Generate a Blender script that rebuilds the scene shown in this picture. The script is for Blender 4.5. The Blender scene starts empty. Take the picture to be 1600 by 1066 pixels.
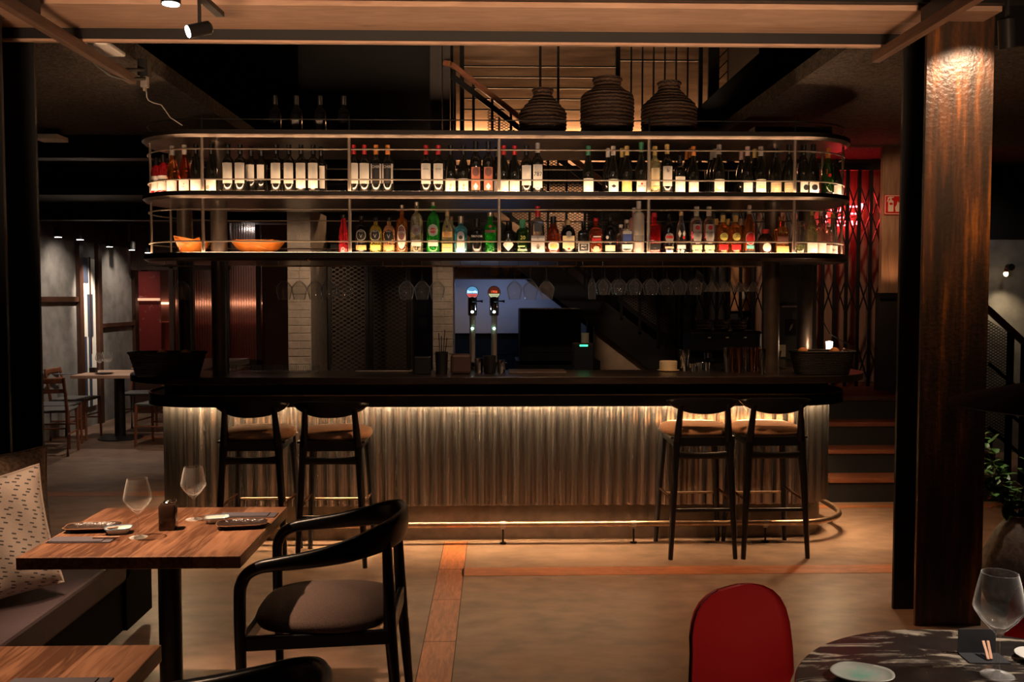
import bpy, math, random
from mathutils import Matrix, Vector
random.seed(7)
SC = bpy.context.scene
COL = SC.collection
PI = math.pi

# ------------------------------------------------------------------ camera
F = 1450.0
YAW = math.atan(38/F); PITCH = math.atan(68/F)
cam_data = bpy.data.cameras.new('camera')
cam = bpy.data.objects.new('camera', cam_data); COL.objects.link(cam)
cam_data.sensor_width = 36.0
cam_data.lens = 36.0*F/1600.0
cam_data.clip_start = 0.05; cam_data.clip_end = 100
CAMR = Matrix.Rotation(-YAW, 4, 'Z') @ Matrix.Rotation(PI/2-PITCH, 4, 'X')
cam.matrix_world = Matrix.Translation((0, 0, 1.6)) @ CAMR
SC.camera = cam

def at(px, py, Y):
    """photo pixel -> point of the room on the plane y = Y"""
    d = CAMR.to_3x3() @ Vector(((px-800)/F, -(py-533)/F, -1.0))
    t = Y/d.y
    return Vector((d.x*t, Y, 1.6+d.z*t))
def atz(px, py, z):
    d = CAMR.to_3x3() @ Vector(((px-800)/F, -(py-533)/F, -1.0))
    t = (z-1.6)/d.z
    return Vector((d.x*t, d.y*t, z))

# ------------------------------------------------------------------ world, exposure
SC.view_settings.view_transform = 'Standard'
SC.view_settings.look = 'None'
SC.view_settings.gamma = 1.0
SC.view_settings.use_curve_mapping = False
SC.view_settings.exposure = 0.0
w = bpy.data.worlds.new('night'); SC.world = w; w.use_nodes = True
w.node_tree.nodes['Background'].inputs[0].default_value = (1.0, 0.62, 0.42, 1)
w.node_tree.nodes['Background'].inputs[1].default_value = 0.0018

WARM = (1.0, 0.53, 0.26); WARM2 = (1.0, 0.64, 0.40); NEUT = (1.0, 0.84, 0.70); COOL = (0.55, 0.70, 1.0)
def aim(o, loc, tgt):
    o.location = loc
    o.rotation_euler = (Vector(tgt)-Vector(loc)).to_track_quat('-Z', 'Y').to_euler()
def spot(name, loc, tgt, power, col, size=60, blend=.4, rad=.03):
    l = bpy.data.lights.new(name, 'SPOT'); l.energy = power; l.color = col
    l.spot_size = math.radians(size); l.spot_blend = blend; l.shadow_soft_size = rad
    o = bpy.data.objects.new(name, l); COL.objects.link(o); aim(o, loc, tgt); return o
def area(name, loc, tgt, power, col, sx, sy):
    l = bpy.data.lights.new(name, 'AREA'); l.energy = power; l.color = col
    l.shape = 'RECTANGLE'; l.size = sx; l.size_y = sy
    o = bpy.data.objects.new(name, l); COL.objects.link(o); aim(o, loc, tgt); return o
def point(name, loc, power, col, rad=.03):
    l = bpy.data.lights.new(name, 'POINT'); l.energy = power; l.color = col; l.shadow_soft_size = rad
    o = bpy.data.objects.new(name, l); COL.objects.link(o); o.location = loc; return o

LED_BAR = 340.0     # emission of the strip under the counter
LED_SHELF = 38.0   # emission of the strips along the shelves
spot('table_spot_light', (-1.76, 3.22, 2.80), (-1.26, 3.38, .75), 520, WARM2, 38, 1.0)
spot('pillow_fill_light', (-1.15, 2.9, 2.80), (-1.92, 3.55, .72), 110, WARM2, 24, .6)  # added fill without a fixture, lifts the pillow beside the table spot
spot('glassware_light', (.3, 3.3, 2.72), (.25, 6.14, 1.62), 26, NEUT, 58, .9)
spot('near_table_spot_light', (-1.80, 1.9, 2.80), (-1.40, 2.0, .75), 300, WARM2, 46, 1.0)
spot('floor_spot_light', (.35, 4.72, 2.75), (.35, 5.15, 0), 124, WARM, 98, 1.0, .06)
spot('floor_spot_light_right', (1.55, 4.6, 2.78), (1.75, 5.6, 0), 75, WARM, 80, .9, .05)
spot('floor_spot_light_stairs', (2.9, 6.2, 2.7), (2.5, 6.3, 0), 40, WARM, 75, .8, .04)
spot('pillar_spot_light', (2.40, 4.02, 2.86), (2.26, 4.42, 2.40), 46, WARM2, 74, .55, .02)
spot('marble_table_spot_light', (1.42, 2.04, 1.33), (1.2, 1.98, .75), 19, NEUT, 120, .5, .02)
rg = area('soffit_bounce_fill', (0, -.4, .8), (0, 4.43, 2.92), 24, WARM2, 4.2, .3); rg.data.spread = math.radians(30)  # unseen added lamp behind the camera, stands in for room bounce on the soffit
spot('shelf_fill_light', (-.8, 2.2, 3.3), (-.6, 5.9, 2.2), 7, WARM2, 44, .9, .05)
spot('shelf_fill_light_right', (1.3, 2.2, 3.3), (1.2, 5.9, 2.2), 7, WARM2, 44, .9, .05)
spot('dining_spot_light', (-4.3, 11.0, 2.5), (-4.2, 10.6, .7), 70, NEUT, 75, .6)
spot('dining_wall_light', (-4.3, 10.5, 2.45), (-4.95, 10.9, 1.4), 60, NEUT, 80, .9)
spot('dining_wall_light_far', (-4.3, 12.2, 2.45), (-4.95, 12.5, 1.4), 50, NEUT, 80, .9)
spot('artwork_light', (-4.4, 11.35, 2.3), (-4.95, 11.55, 1.5), 150, NEUT, 50, .8)
spot('dining_floor_light', (-3.4, 9.2, 2.6), (-3.9, 9.4, 0), 60, NEUT, 70, .5)
spot('dining_aisle_light', (-2.9, 7.0, 2.7), (-2.9, 7.0, 0), 26, NEUT, 90, .9)

# ------------------------------------------------------------------ materials
MATS = {}
def nt(name):
    m = bpy.data.materials.new(name); m.use_nodes = True
    return m, m.node_tree.nodes, m.node_tree.links, m.node_tree.nodes['Principled BSDF']
def setp(b, **k):
    for a, v in k.items(): b.inputs[a.replace('_', ' ')].default_value = v
def plain(name, col, rough=.5, metal=0.0, bump=0, bscale=60, var=0, vscale=4, **k):
    if name in MATS: return MATS[name]
    m, N, L, b = nt(name)
    b.inputs['Base Color'].default_value = (*col, 1); b.inputs['Roughness'].default_value = rough
    b.inputs['Metallic'].default_value = metal
    setp(b, **k)
    tc = N.new('ShaderNodeTexCoord')
    if var:
        n = N.new('ShaderNodeTexNoise'); n.inputs['Scale'].default_value = vscale; n.inputs['Detail'].default_value = 6
        L.new(tc.outputs['Object'], n.inputs['Vector'])
        r = N.new('ShaderNodeValToRGB'); L.new(n.outputs['Fac'], r.inputs[0])
        r.color_ramp.elements[0].position = .3; r.color_ramp.elements[1].position = .7
        r.color_ramp.elements[0].color = (*[c*(1-var) for c in col], 1)
        r.color_ramp.elements[1].color = (*[min(1, c*(1+var)) for c in col], 1)
        L.new(r.outputs[0], b.inputs['Base Color'])
    if bump:
        n = N.new('ShaderNodeTexNoise'); n.inputs['Scale'].default_value = bscale; n.inputs['Detail'].default_value = 4
        L.new(tc.outputs['Object'], n.inputs['Vector'])
        u = N.new('ShaderNodeBump'); u.inputs['Strength'].default_value = bump; u.inputs['Distance'].default_value = .01
        L.new(n.outputs['Fac'], u.inputs['Height']); L.new(u.outputs[0], b.inputs['Normal'])
    MATS[name] = m; return m
def emit(name, col, s):
    if name in MATS: return MATS[name]
    m, N, L, b = nt(name)
    b.inputs['Base Color'].default_value = (*col, 1)
    b.inputs['Emission Color'].default_value = (*col, 1); b.inputs['Emission Strength'].default_value = s
    MATS[name] = m; return m
def wood(name, c1, c2, scale=6, stretch=(1, 12, 12), rough=.45, axis=None, bump=.15, plank=0):
    m, N, L, b = nt(name)
    tc = N.new('ShaderNodeTexCoord'); mp = N.new('ShaderNodeMapping')
    mp.inputs['Scale'].default_value = stretch; L.new(tc.outputs['Object'], mp.inputs[0])
    n = N.new('ShaderNodeTexNoise'); n.inputs['Scale'].default_value = scale; n.inputs['Detail'].default_value = 8
    n.inputs['Distortion'].default_value = 1.2
    L.new(mp.outputs[0], n.inputs[0])
    n2 = N.new('ShaderNodeTexNoise'); n2.inputs['Scale'].default_value = 2.2; n2.inputs['Detail'].default_value = 3
    L.new(tc.outputs['Object'], n2.inputs[0])
    a = N.new('ShaderNodeMath'); a.operation = 'MULTIPLY_ADD'; a.inputs[1].default_value = .65; 
    L.new(n.outputs['Fac'], a.inputs[0])
    q = N.new('ShaderNodeMath'); q.operation = 'MULTIPLY'; q.inputs[1].default_value = .35
    L.new(n2.outputs['Fac'], q.inputs[0]); L.new(q.outputs[0], a.inputs[2])
    src = a.outputs[0]
    if plank:
        s = N.new('ShaderNodeSeparateXYZ'); L.new(tc.outputs['Object'], s.inputs[0])
        f = N.new('ShaderNodeMath'); f.operation = 'MULTIPLY'; f.inputs[1].default_value = 1/plank
        L.new(s.outputs[0], f.inputs[0])
        fl = N.new('ShaderNodeMath'); fl.operation = 'FLOOR'; L.new(f.outputs[0], fl.inputs[0])
        wn = N.new('ShaderNodeTexWhiteNoise'); wn.noise_dimensions = '1D'; L.new(fl.outputs[0], wn.inputs['W'])
        mm = N.new('ShaderNodeMath'); mm.operation = 'MULTIPLY_ADD'; mm.inputs[1].default_value = .22
        L.new(wn.outputs[0], mm.inputs[0]); L.new(src, mm.inputs[2])
        sb = N.new('ShaderNodeMath'); sb.operation = 'SUBTRACT'; sb.inputs[1].default_value = .11
        L.new(mm.outputs[0], sb.inputs[0]); src = sb.outputs[0]
    r = N.new('ShaderNodeValToRGB'); L.new(src, r.inputs[0])
    r.color_ramp.elements[0].position = .36; r.color_ramp.elements[1].position = .64
    r.color_ramp.elements[0].color = (*c1, 1); r.color_ramp.elements[1].color = (*c2, 1)
    L.new(r.outputs[0], b.inputs['Base Color']); b.inputs['Roughness'].default_value = rough
    u = N.new('ShaderNodeBump'); u.inputs['Strength'].default_value = bump; u.inputs['Distance'].default_value = .004
    L.new(n.outputs['Fac'], u.inputs['Height']); L.new(u.outputs[0], b.inputs['Normal'])
    MATS[name] = m; return m
def glass(name, col=(1, 1, 1), rough=0.0, ior=1.45, trans=1.0):
    if name in MATS: return MATS[name]
    m, N, L, b = nt(name)
    setp(b, Base_Color=(*col, 1), Roughness=rough, IOR=ior); b.inputs['Transmission Weight'].default_value = trans
    MATS[name] = m; return m
def concrete(name, c1, c2, s1=1.6, s2=9, rough=.45, bump=.12, stretch=(1, 1, 1), spec=.4):
    m, N, L, b = nt(name)
    tc = N.new('ShaderNodeTexCoord'); mp = N.new('ShaderNodeMapping'); mp.inputs['Scale'].default_value = stretch
    L.new(tc.outputs['Object'], mp.inputs[0])
    n = N.new('ShaderNodeTexNoise'); n.inputs['Scale'].default_value = s1; n.inputs['Detail'].default_value = 9
    n.inputs['Roughness'].default_value = .62; n.inputs['Distortion'].default_value = .6
    n2 = N.new('ShaderNodeTexNoise'); n2.inputs['Scale'].default_value = s2; n2.inputs['Detail'].default_value = 8
    for q in (n, n2): L.new(mp.outputs[0], q.inputs[0])
    mx = N.new('ShaderNodeMath'); mx.operation = 'ADD'; L.new(n.outputs['Fac'], mx.inputs[0]); L.new(n2.outputs['Fac'], mx.inputs[1])
    hf = N.new('ShaderNodeMath'); hf.operation = 'MULTIPLY'; hf.inputs[1].default_value = .5; L.new(mx.outputs[0], hf.inputs[0])
    r = N.new('ShaderNodeValToRGB'); L.new(hf.outputs[0], r.inputs[0])
    r.color_ramp.elements[0].position = .4; r.color_ramp.elements[1].position = .6
    r.color_ramp.elements[0].color = (*c1, 1); r.color_ramp.elements[1].color = (*c2, 1)
    L.new(r.outputs[0], b.inputs['Base Color'])
    b.inputs['Roughness'].default_value = rough; b.inputs['Specular IOR Level'].default_value = spec
    u = N.new('ShaderNodeBump'); u.inputs['Strength'].default_value = bump; u.inputs['Distance'].default_value = .01
    L.new(n2.outputs['Fac'], u.inputs['Height']); L.new(u.outputs[0], b.inputs['Normal'])
    MATS[name] = m; return m
def mesh_cut(name, col, cell, thr, rough=.5, metal=.6):
    """sheet metal with diamond holes cut through it"""
    m, N, L, b = nt(name)
    setp(b, Base_Color=(*col, 1), Roughness=rough, Metallic=metal)
    tc = N.new('ShaderNodeTexCoord'); s = N.new('ShaderNodeSeparateXYZ'); L.new(tc.outputs['Object'], s.inputs[0])
    def M(op, a, v=None):
        q = N.new('ShaderNodeMath'); q.operation = op
        if hasattr(a, 'links'): L.new(a, q.inputs[0])
        else: q.inputs[0].default_value = a
        if v is not None:
            if hasattr(v, 'links'): L.new(v, q.inputs[1])
            else: q.inputs[1].default_value = v
        return q.outputs[0]
    k = PI/cell
    xy = M('ADD', s.outputs[0], s.outputs[1])
    cx = M('COSINE', M('MULTIPLY', xy, k)); cz = M('COSINE', M('MULTIPLY', s.outputs[2], k*1.7))
    v = M('ABSOLUTE', M('ADD', cx, cz))
    hole = M('GREATER_THAN', v, thr)
    tr = N.new('ShaderNodeBsdfTransparent'); mx = N.new('ShaderNodeMixShader')
    L.new(hole, mx.inputs[0]); L.new(b.outputs[0], mx.inputs[1]); L.new(tr.outputs[0], mx.inputs[2])
    L.new(mx.outputs[0], N['Material Output'].inputs[0])
    MATS[name] = m; return m

BLK = plain('black_paint', (.008, .007, .007), .45, bump=.05)
BLKSAT = plain('black_lacquered_wood', (.006, .006, .007), .32, bump=.04, bscale=40)
BLKMET = plain('black_steel', (.012, .011, .011), .38, .4)
DKGREY = plain('dark_grey_metal', (.03, .028, .027), .4, .6)
STEEL = plain('shelf_steel', (.23, .18, .145), .3, .9, var=.3, vscale=9)
BRUSH = plain('brushed_steel_tube', (.50, .41, .33), .38, .7)
CHROME = plain('chrome', (.7, .7, .7), .12, 1.0)
BRASS = plain('aged_brass', (.46, .31, .21), .34, 1.0, var=.25, vscale=20)
COPPER = plain('copper', (.62, .28, .15), .2, 1.0)
WHITE = plain('white_plastic', (.9, .85, .78), .5)
MATTBLK = plain('matt_black_board', (.006, .0055, .005), .8, Specular_IOR_Level=.1)
PAPER = plain('label_paper', (.86, .80, .70), .6)
CREAM = plain('cream_paper', (.8, .66, .4), .6)
INK = plain('black_ink', (.015, .012, .012), .5)
FLOOR = concrete('polished_concrete_floor', (.14, .087, .060), (.26, .165, .112), 1.3, 6, .42, .08, (1, 1.6, 1), spec=.35)
PLASTER = concrete('grey_plaster', (.17, .155, .14), (.27, .25, .225), 1.5, 7, .7, .15)
PLINTH = concrete('bare_concrete', (.17, .13, .10), (.27, .21, .16), 2.5, 12, .7, .2)
UPWALL = concrete('board_marked_concrete', (.20, .128, .082), (.36, .24, .155), 1.5, 6, .75, .3, (.35, 1, 3))
WHITEWALL = concrete('whitewashed_brick', (.36, .32, .27), (.48, .43, .37), 3, 16, .7, .5)
KITWALL = plain('kitchen_white_wall', (.5, .52, .58), .6, var=.12, vscale=2)
SPRAY = concrete('sprayed_ceiling', (.035, .028, .022), (.13, .10, .075), 22, 60, .9, 1.0)
OAK = wood('oak_table_top', (.10, .040, .019), (.34, .165, .090), 5, (11, 1.1, 11), .36, plank=.105)
OAK2 = wood('dark_oak_edge', (.06, .026, .014), (.11, .048, .026), 5, (1.2, 10, 10), .5)
PINE = wood('sawn_timber', (.34, .20, .13), (.50, .31, .205), 4, (1, 10, 10), .6)
PINE2 = wood('darker_timber', (.13, .065, .038), (.22, .12, .07), 4, (10, 1, 10), .6)  # darker tone of the sawn timber, used for the side boards
INLAY = wood('floor_wood_inlay', (.22, .065, .022), (.48, .165, .055), 6, (8, 1.2, 8), .4)
INLAYX = wood('floor_wood_inlay_across', (.22, .065, .022), (.48, .165, .055), 6, (1.2, 8, 8), .4)
STEPWOOD = wood('step_wood', (.13, .042, .02), (.22, .075, .035), 6, (1, 9, 9), .4)
CHAIRWOOD = wood('reddish_chair_wood', (.14, .045, .02), (.24, .085, .04), 8, (6, 6, 1), .4)
PANELWOOD = wood('upright_board_wood', (.22, .11, .06), (.36, .20, .11), 3, (9, 9, .8), .55)
DKWOOD = wood('dark_brown_wood', (.035, .014, .008), (.075, .03, .016), 6, (6, 6, 1), .45)
RAILWOOD = wood('handrail_wood', (.24, .09, .045), (.36, .15, .075), 8, (1.5, 6, 6), .35)

# corrugated galvanised sheet
m, N, L, b = nt('galvanised_corrugated_sheet'); GALV = m
tc = N.new('ShaderNodeTexCoord'); mp = N.new('ShaderNodeMapping'); mp.inputs['Scale'].default_value = (9, 9, .7)
L.new(tc.outputs['Object'], mp.inputs[0])
n = N.new('ShaderNodeTexNoise'); n.inputs['Scale'].default_value = 3; n.inputs['Detail'].default_value = 8; L.new(mp.outputs[0], n.inputs[0])
r = N.new('ShaderNodeValToRGB'); L.new(n.outputs['Fac'], r.inputs[0])
r.color_ramp.elements[0].position = .3; r.color_ramp.elements[1].position = .7
r.color_ramp.elements[0].color = (.44, .415, .39, 1); r.color_ramp.elements[1].color = (.52, .48, .45, 1)
L.new(r.outputs[0], b.inputs['Base Color'])
r2 = N.new('ShaderNodeMapRange'); L.new(n.outputs['Fac'], r2.inputs[0]); r2.inputs[3].default_value = .22; r2.inputs[4].default_value = .30
L.new(r2.outputs[0], b.inputs['Roughness']); b.inputs['Metallic'].default_value = 1.0
n3 = N.new('ShaderNodeTexNoise'); n3.inputs['Scale'].default_value = 9; n3.inputs['Detail'].default_value = 3
mp3 = N.new('ShaderNodeMapping'); mp3.inputs['Scale'].default_value = (3, 3, .5)
L.new(tc.outputs['Object'], mp3.inputs[0]); L.new(mp3.outputs[0], n3.inputs[0])
u = N.new('ShaderNodeBump'); u.inputs['Strength'].default_value = .03; u.inputs['Distance'].default_value = .01
L.new(n3.outputs['Fac'], u.inputs['Height']); L.new(u.outputs[0], b.inputs['Normal'])

# rusted painted steel
m, N, L, b = nt('rust_streaked_steel'); RUST = m
tc = N.new('ShaderNodeTexCoord'); mp = N.new('ShaderNodeMapping'); mp.inputs['Scale'].default_value = (9, 9, .9)
L.new(tc.outputs['Object'], mp.inputs[0])
n = N.new('ShaderNodeTexNoise'); n.inputs['Scale'].default_value = 1.5; n.inputs['Detail'].default_value = 8; n.inputs['Roughness'].default_value = .6
L.new(mp.outputs[0], n.inputs[0])
r = N.new('ShaderNodeValToRGB'); L.new(n.outputs['Fac'], r.inputs[0])
r.color_ramp.elements[0].position = .44; r.color_ramp.elements[1].position = .70
r.color_ramp.elements[0].color = (.045, .028, .018, 1); r.color_ramp.elements[1].color = (.50, .165, .028, 1)
e = r.color_ramp.elements.new(.56); e.color = (.12, .050, .022, 1)
L.new(r.outputs[0], b.inputs['Base Color']); b.inputs['Roughness'].default_value = .36
n3 = N.new('ShaderNodeTexNoise'); n3.inputs['Scale'].default_value = 45; n3.inputs['Detail'].default_value = 5
L.new(tc.outputs['Object'], n3.inputs[0])
u = N.new('ShaderNodeBump'); u.inputs['Strength'].default_value = .35; u.inputs['Distance'].default_value = .01
L.new(n3.outputs['Fac'], u.inputs['Height']); L.new(u.outputs[0], b.inputs['Normal'])

# woven wicker
def wicker(name, c1, c2, sc=30, rough=.6):
    m, N, L, b = nt(name)
    tc = N.new('ShaderNodeTexCoord')
    wv = N.new('ShaderNodeTexWave'); wv.bands_direction = 'Z'; wv.inputs['Scale'].default_value = sc; wv.inputs['Distortion'].default_value = 2.5
    wv.inputs['Detail'].default_value = 2; wv.inputs['Detail Scale'].default_value = 3
    L.new(tc.outputs['Object'], wv.inputs[0])
    r = N.new('ShaderNodeValToRGB'); L.new(wv.outputs[1], r.inputs[0])
    r.color_ramp.elements[0].color = (*c1, 1); r.color_ramp.elements[1].color = (*c2, 1)
    L.new(r.outputs[0], b.inputs['Base Color']); b.inputs['Roughness'].default_value = rough
    u = N.new('ShaderNodeBump'); u.inputs['Strength'].default_value = .9; u.inputs['Distance'].default_value = .012
    L.new(wv.outputs[1], u.inputs['Height']); L.new(u.outputs[0], b.inputs['Normal'])
    MATS[name] = m; return m
WICKER = wicker('brown_wicker', (.02, .010, .006), (.10, .052, .028), 13)
DWICKER = wicker('black_wicker', (.004, .004, .004), (.02, .016, .013), 30)
def weave(name, c1, c2, sc=260, rough=.9):
    m, N, L, b = nt(name)
    tc = N.new('ShaderNodeTexCoord')
    ck = N.new('ShaderNodeTexNoise'); ck.inputs['Scale'].default_value = sc; ck.inputs['Detail'].default_value = 3
    L.new(tc.outputs['Object'], ck.inputs[0])
    r = N.new('ShaderNodeValToRGB'); L.new(ck.outputs['Fac'], r.inputs[0])
    r.color_ramp.elements[0].position = .35; r.color_ramp.elements[1].position = .65
    r.color_ramp.elements[0].color = (*c1, 1); r.color_ramp.elements[1].color = (*c2, 1)
    L.new(r.outputs[0], b.inputs['Base Color']); b.inputs['Roughness'].default_value = rough
    u = N.new('ShaderNodeBump'); u.inputs['Strength'].default_value = .4; u.inputs['Distance'].default_value = .003
    L.new(ck.outputs['Fac'], u.inputs['Height']); L.new(u.outputs[0], b.inputs['Normal'])
    b.inputs['Sheen Weight'].default_value = .15
    MATS[name] = m; return m
FABRIC = weave('brown_grey_upholstery', (.060, .034, .026), (.125, .074, .058))
TANF = weave('tan_upholstery', (.50, .26, .13), (.64, .36, .20), 120)
PURPLE = plain('plum_leather', (.055, .036, .042), .55, bump=.15, bscale=90)
BEIGEF = weave('brown_woven_cushion', (.12, .075, .045), (.26, .17, .11), 70)

# pillow cloth: pale with short dark dashes
m, N, L, b = nt('dashed_pillow_cloth'); PILLOW = m
tc = N.new('ShaderNodeTexCoord'); mp = N.new('ShaderNodeMapping'); mp.inputs['Scale'].default_value = (26, 26, 62)
mp.inputs['Rotation'].default_value = (0, .35, 0)
L.new(tc.outputs['Object'], mp.inputs[0])
br = N.new('ShaderNodeTexBrick'); br.inputs['Scale'].default_value = 1.0
br.inputs['Color1'].default_value = (.62, .50, .42, 1); br.inputs['Color2'].default_value = (.54, .43, .35, 1); br.inputs['Mortar'].default_value = (.58, .46, .38, 1)
sp = N.new('ShaderNodeSeparateXYZ'); L.new(mp.outputs[0], sp.inputs[0])
vo = N.new('ShaderNodeTexVoronoi'); vo.voronoi_dimensions = '2D'; vo.inputs['Scale'].default_value = 1.0
mp2 = N.new('ShaderNodeMapping'); mp2.inputs['Scale'].default_value = (1, 1, 1); 
cb = N.new('ShaderNodeCombineXYZ'); 
s2 = N.new('ShaderNodeSeparateXYZ'); L.new(tc.outputs['UV'], s2.inputs[0])
ro = N.new('ShaderNodeVectorRotate'); ro.rotation_type = 'Z_AXIS'; ro.inputs['Angle'].default_value = .45; L.new(tc.outputs['UV'], ro.inputs[0])
ms = N.new('ShaderNodeMapping'); ms.inputs['Scale'].default_value = (10, 30, 1); L.new(ro.outputs[0], ms.inputs[0])
vo = N.new('ShaderNodeTexVoronoi'); vo.distance = 'CHEBYCHEV'; vo.voronoi_dimensions = '2D'; vo.inputs['Scale'].default_value = 1; vo.inputs['Randomness'].default_value = .55
L.new(ms.outputs[0], vo.inputs[0])
lt = N.new('ShaderNodeMath'); lt.operation = 'LESS_THAN'; lt.inputs[1].default_value = .17; L.new(vo.outputs['Distance'], lt.inputs[0])
mc = N.new('ShaderNodeMix'); mc.data_type = 'RGBA'; L.new(lt.outputs[0], mc.inputs[0])
mc.inputs[6].default_value = (.60, .49, .42, 1); mc.inputs[7].default_value = (.10, .09, .085, 1)
L.new(mc.outputs[2], b.inputs['Base Color']); b.inputs['Roughness'].default_value = .9
n = N.new('ShaderNodeTexNoise'); n.inputs['Scale'].default_value = 120; L.new(tc.outputs['Object'], n.inputs[0])
u = N.new('ShaderNodeBump'); u.inputs['Strength'].default_value = .3; u.inputs['Distance'].default_value = .003
L.new(n.outputs['Fac'], u.inputs['Height']); L.new(u.outputs[0], b.inputs['Normal'])
for x in (br, sp, mp2, cb, s2, mp): N.remove(x)

# black marble with pale veins
m, N, L, b = nt('veined_black_marble'); MARBLE = m
tc = N.new('ShaderNodeTexCoord'); mp = N.new('ShaderNodeMapping'); mp.inputs['Scale'].default_value = (2.2, 7.5, 3); mp.inputs['Rotation'].default_value = (0, 0, -.25)
L.new(tc.outputs['Object'], mp.inputs[0])
n = N.new('ShaderNodeTexNoise'); n.inputs['Scale'].default_value = 2.0; n.inputs['Detail'].default_value = 11; n.inputs['Roughness'].default_value = .68; n.inputs['Distortion'].default_value = 1.1
L.new(mp.outputs[0], n.inputs[0])
r = N.new('ShaderNodeValToRGB'); L.new(n.outputs['Fac'], r.inputs[0])
r.color_ramp.elements[0].position = .42; r.color_ramp.elements[0].color = (.022, .018, .017, 1)
r.color_ramp.elements[1].position = .64; r.color_ramp.elements[1].color = (.60, .50, .38, 1)
e = r.color_ramp.elements.new(.53); e.color = (.038, .030, .026, 1)
L.new(r.outputs[0], b.inputs['Base Color']); b.inputs['Roughness'].default_value = .25

# glazed turquoise-centred plate
m, N, L, b = nt('speckled_turquoise_glaze'); TURQ = m
tc = N.new('ShaderNodeTexCoord'); ln = N.new('ShaderNodeVectorMath'); ln.operation = 'LENGTH'; L.new(tc.outputs['Object'], ln.inputs[0])
n = N.new('ShaderNodeTexNoise'); n.inputs['Scale'].default_value = 70; n.inputs['Detail'].default_value = 4; L.new(tc.outputs['Object'], n.inputs[0])
a = N.new('ShaderNodeMath'); a.operation = 'MULTIPLY_ADD'; a.inputs[1].default_value = .07; L.new(n.outputs['Fac'], a.inputs[0]); L.new(ln.outputs['Value'], a.inputs[2])
r = N.new('ShaderNodeValToRGB'); L.new(a.outputs[0], r.inputs[0])
r.color_ramp.elements[0].position = .035; r.color_ramp.elements[0].color = (.22, .55, .42, 1)
r.color_ramp.elements[1].position = .085; r.color_ramp.elements[1].color = (.55, .55, .47, 1)
L.new(r.outputs[0], b.inputs['Base Color']); b.inputs['Roughness'].default_value = .3

PERF = mesh_cut('perforated_black_sheet', (.10, .085, .07), .022, .75)
HEX = mesh_cut('expanded_metal', (.11, .095, .08), .034, .55)
# thin-walled clear glass: light passes straight through, the surface mirrors more at a slant
m, N, L, b = nt('clear_thin_glass'); WINEG = m
tr = N.new('ShaderNodeBsdfTransparent'); tr.inputs[0].default_value = (.97, .97, .96, 1)
gs = N.new('ShaderNodeBsdfGlossy'); gs.inputs['Roughness'].default_value = .03
fr = N.new('ShaderNodeLayerWeight'); fr.inputs['Blend'].default_value = .5
pw = N.new('ShaderNodeMath'); pw.operation = 'POWER'; pw.inputs[1].default_value = 3.5; L.new(fr.outputs['Facing'], pw.inputs[0])
mu = N.new('ShaderNodeMath'); mu.operation = 'MULTIPLY_ADD'; mu.inputs[1].default_value = .55; mu.inputs[2].default_value = .05; L.new(pw.outputs[0], mu.inputs[0])
mx = N.new('ShaderNodeMixShader'); L.new(mu.outputs[0], mx.inputs[0]); L.new(tr.outputs[0], mx.inputs[1]); L.new(gs.outputs[0], mx.inputs[2])
df = N.new('ShaderNodeBsdfDiffuse'); df.inputs[0].default_value = (.9, .88, .85, 1)  # white mixed in at slanted rims stands in for bright edge highlights
m5 = N.new('ShaderNodeMath'); m5.operation = 'MULTIPLY_ADD'; m5.inputs[1].default_value = .65; m5.inputs[2].default_value = .03; pw2 = N.new('ShaderNodeMath'); pw2.operation = 'POWER'; pw2.inputs[1].default_value = 4.5; L.new(fr.outputs['Facing'], pw2.inputs[0]); L.new(pw2.outputs[0], m5.inputs[0])
mx2 = N.new('ShaderNodeMixShader'); L.new(m5.outputs[0], mx2.inputs[0]); L.new(mx.outputs[0], mx2.inputs[1]); L.new(df.outputs[0], mx2.inputs[2])
L.new(mx2.outputs[0], N['Material Output'].inputs[0]); N.remove(b)
LEDM = emit('led_strip_bar', (1.0, .66, .36), LED_BAR)
LEDS = emit('led_strip_shelf', (1.0, .64, .38), LED_SHELF)

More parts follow.
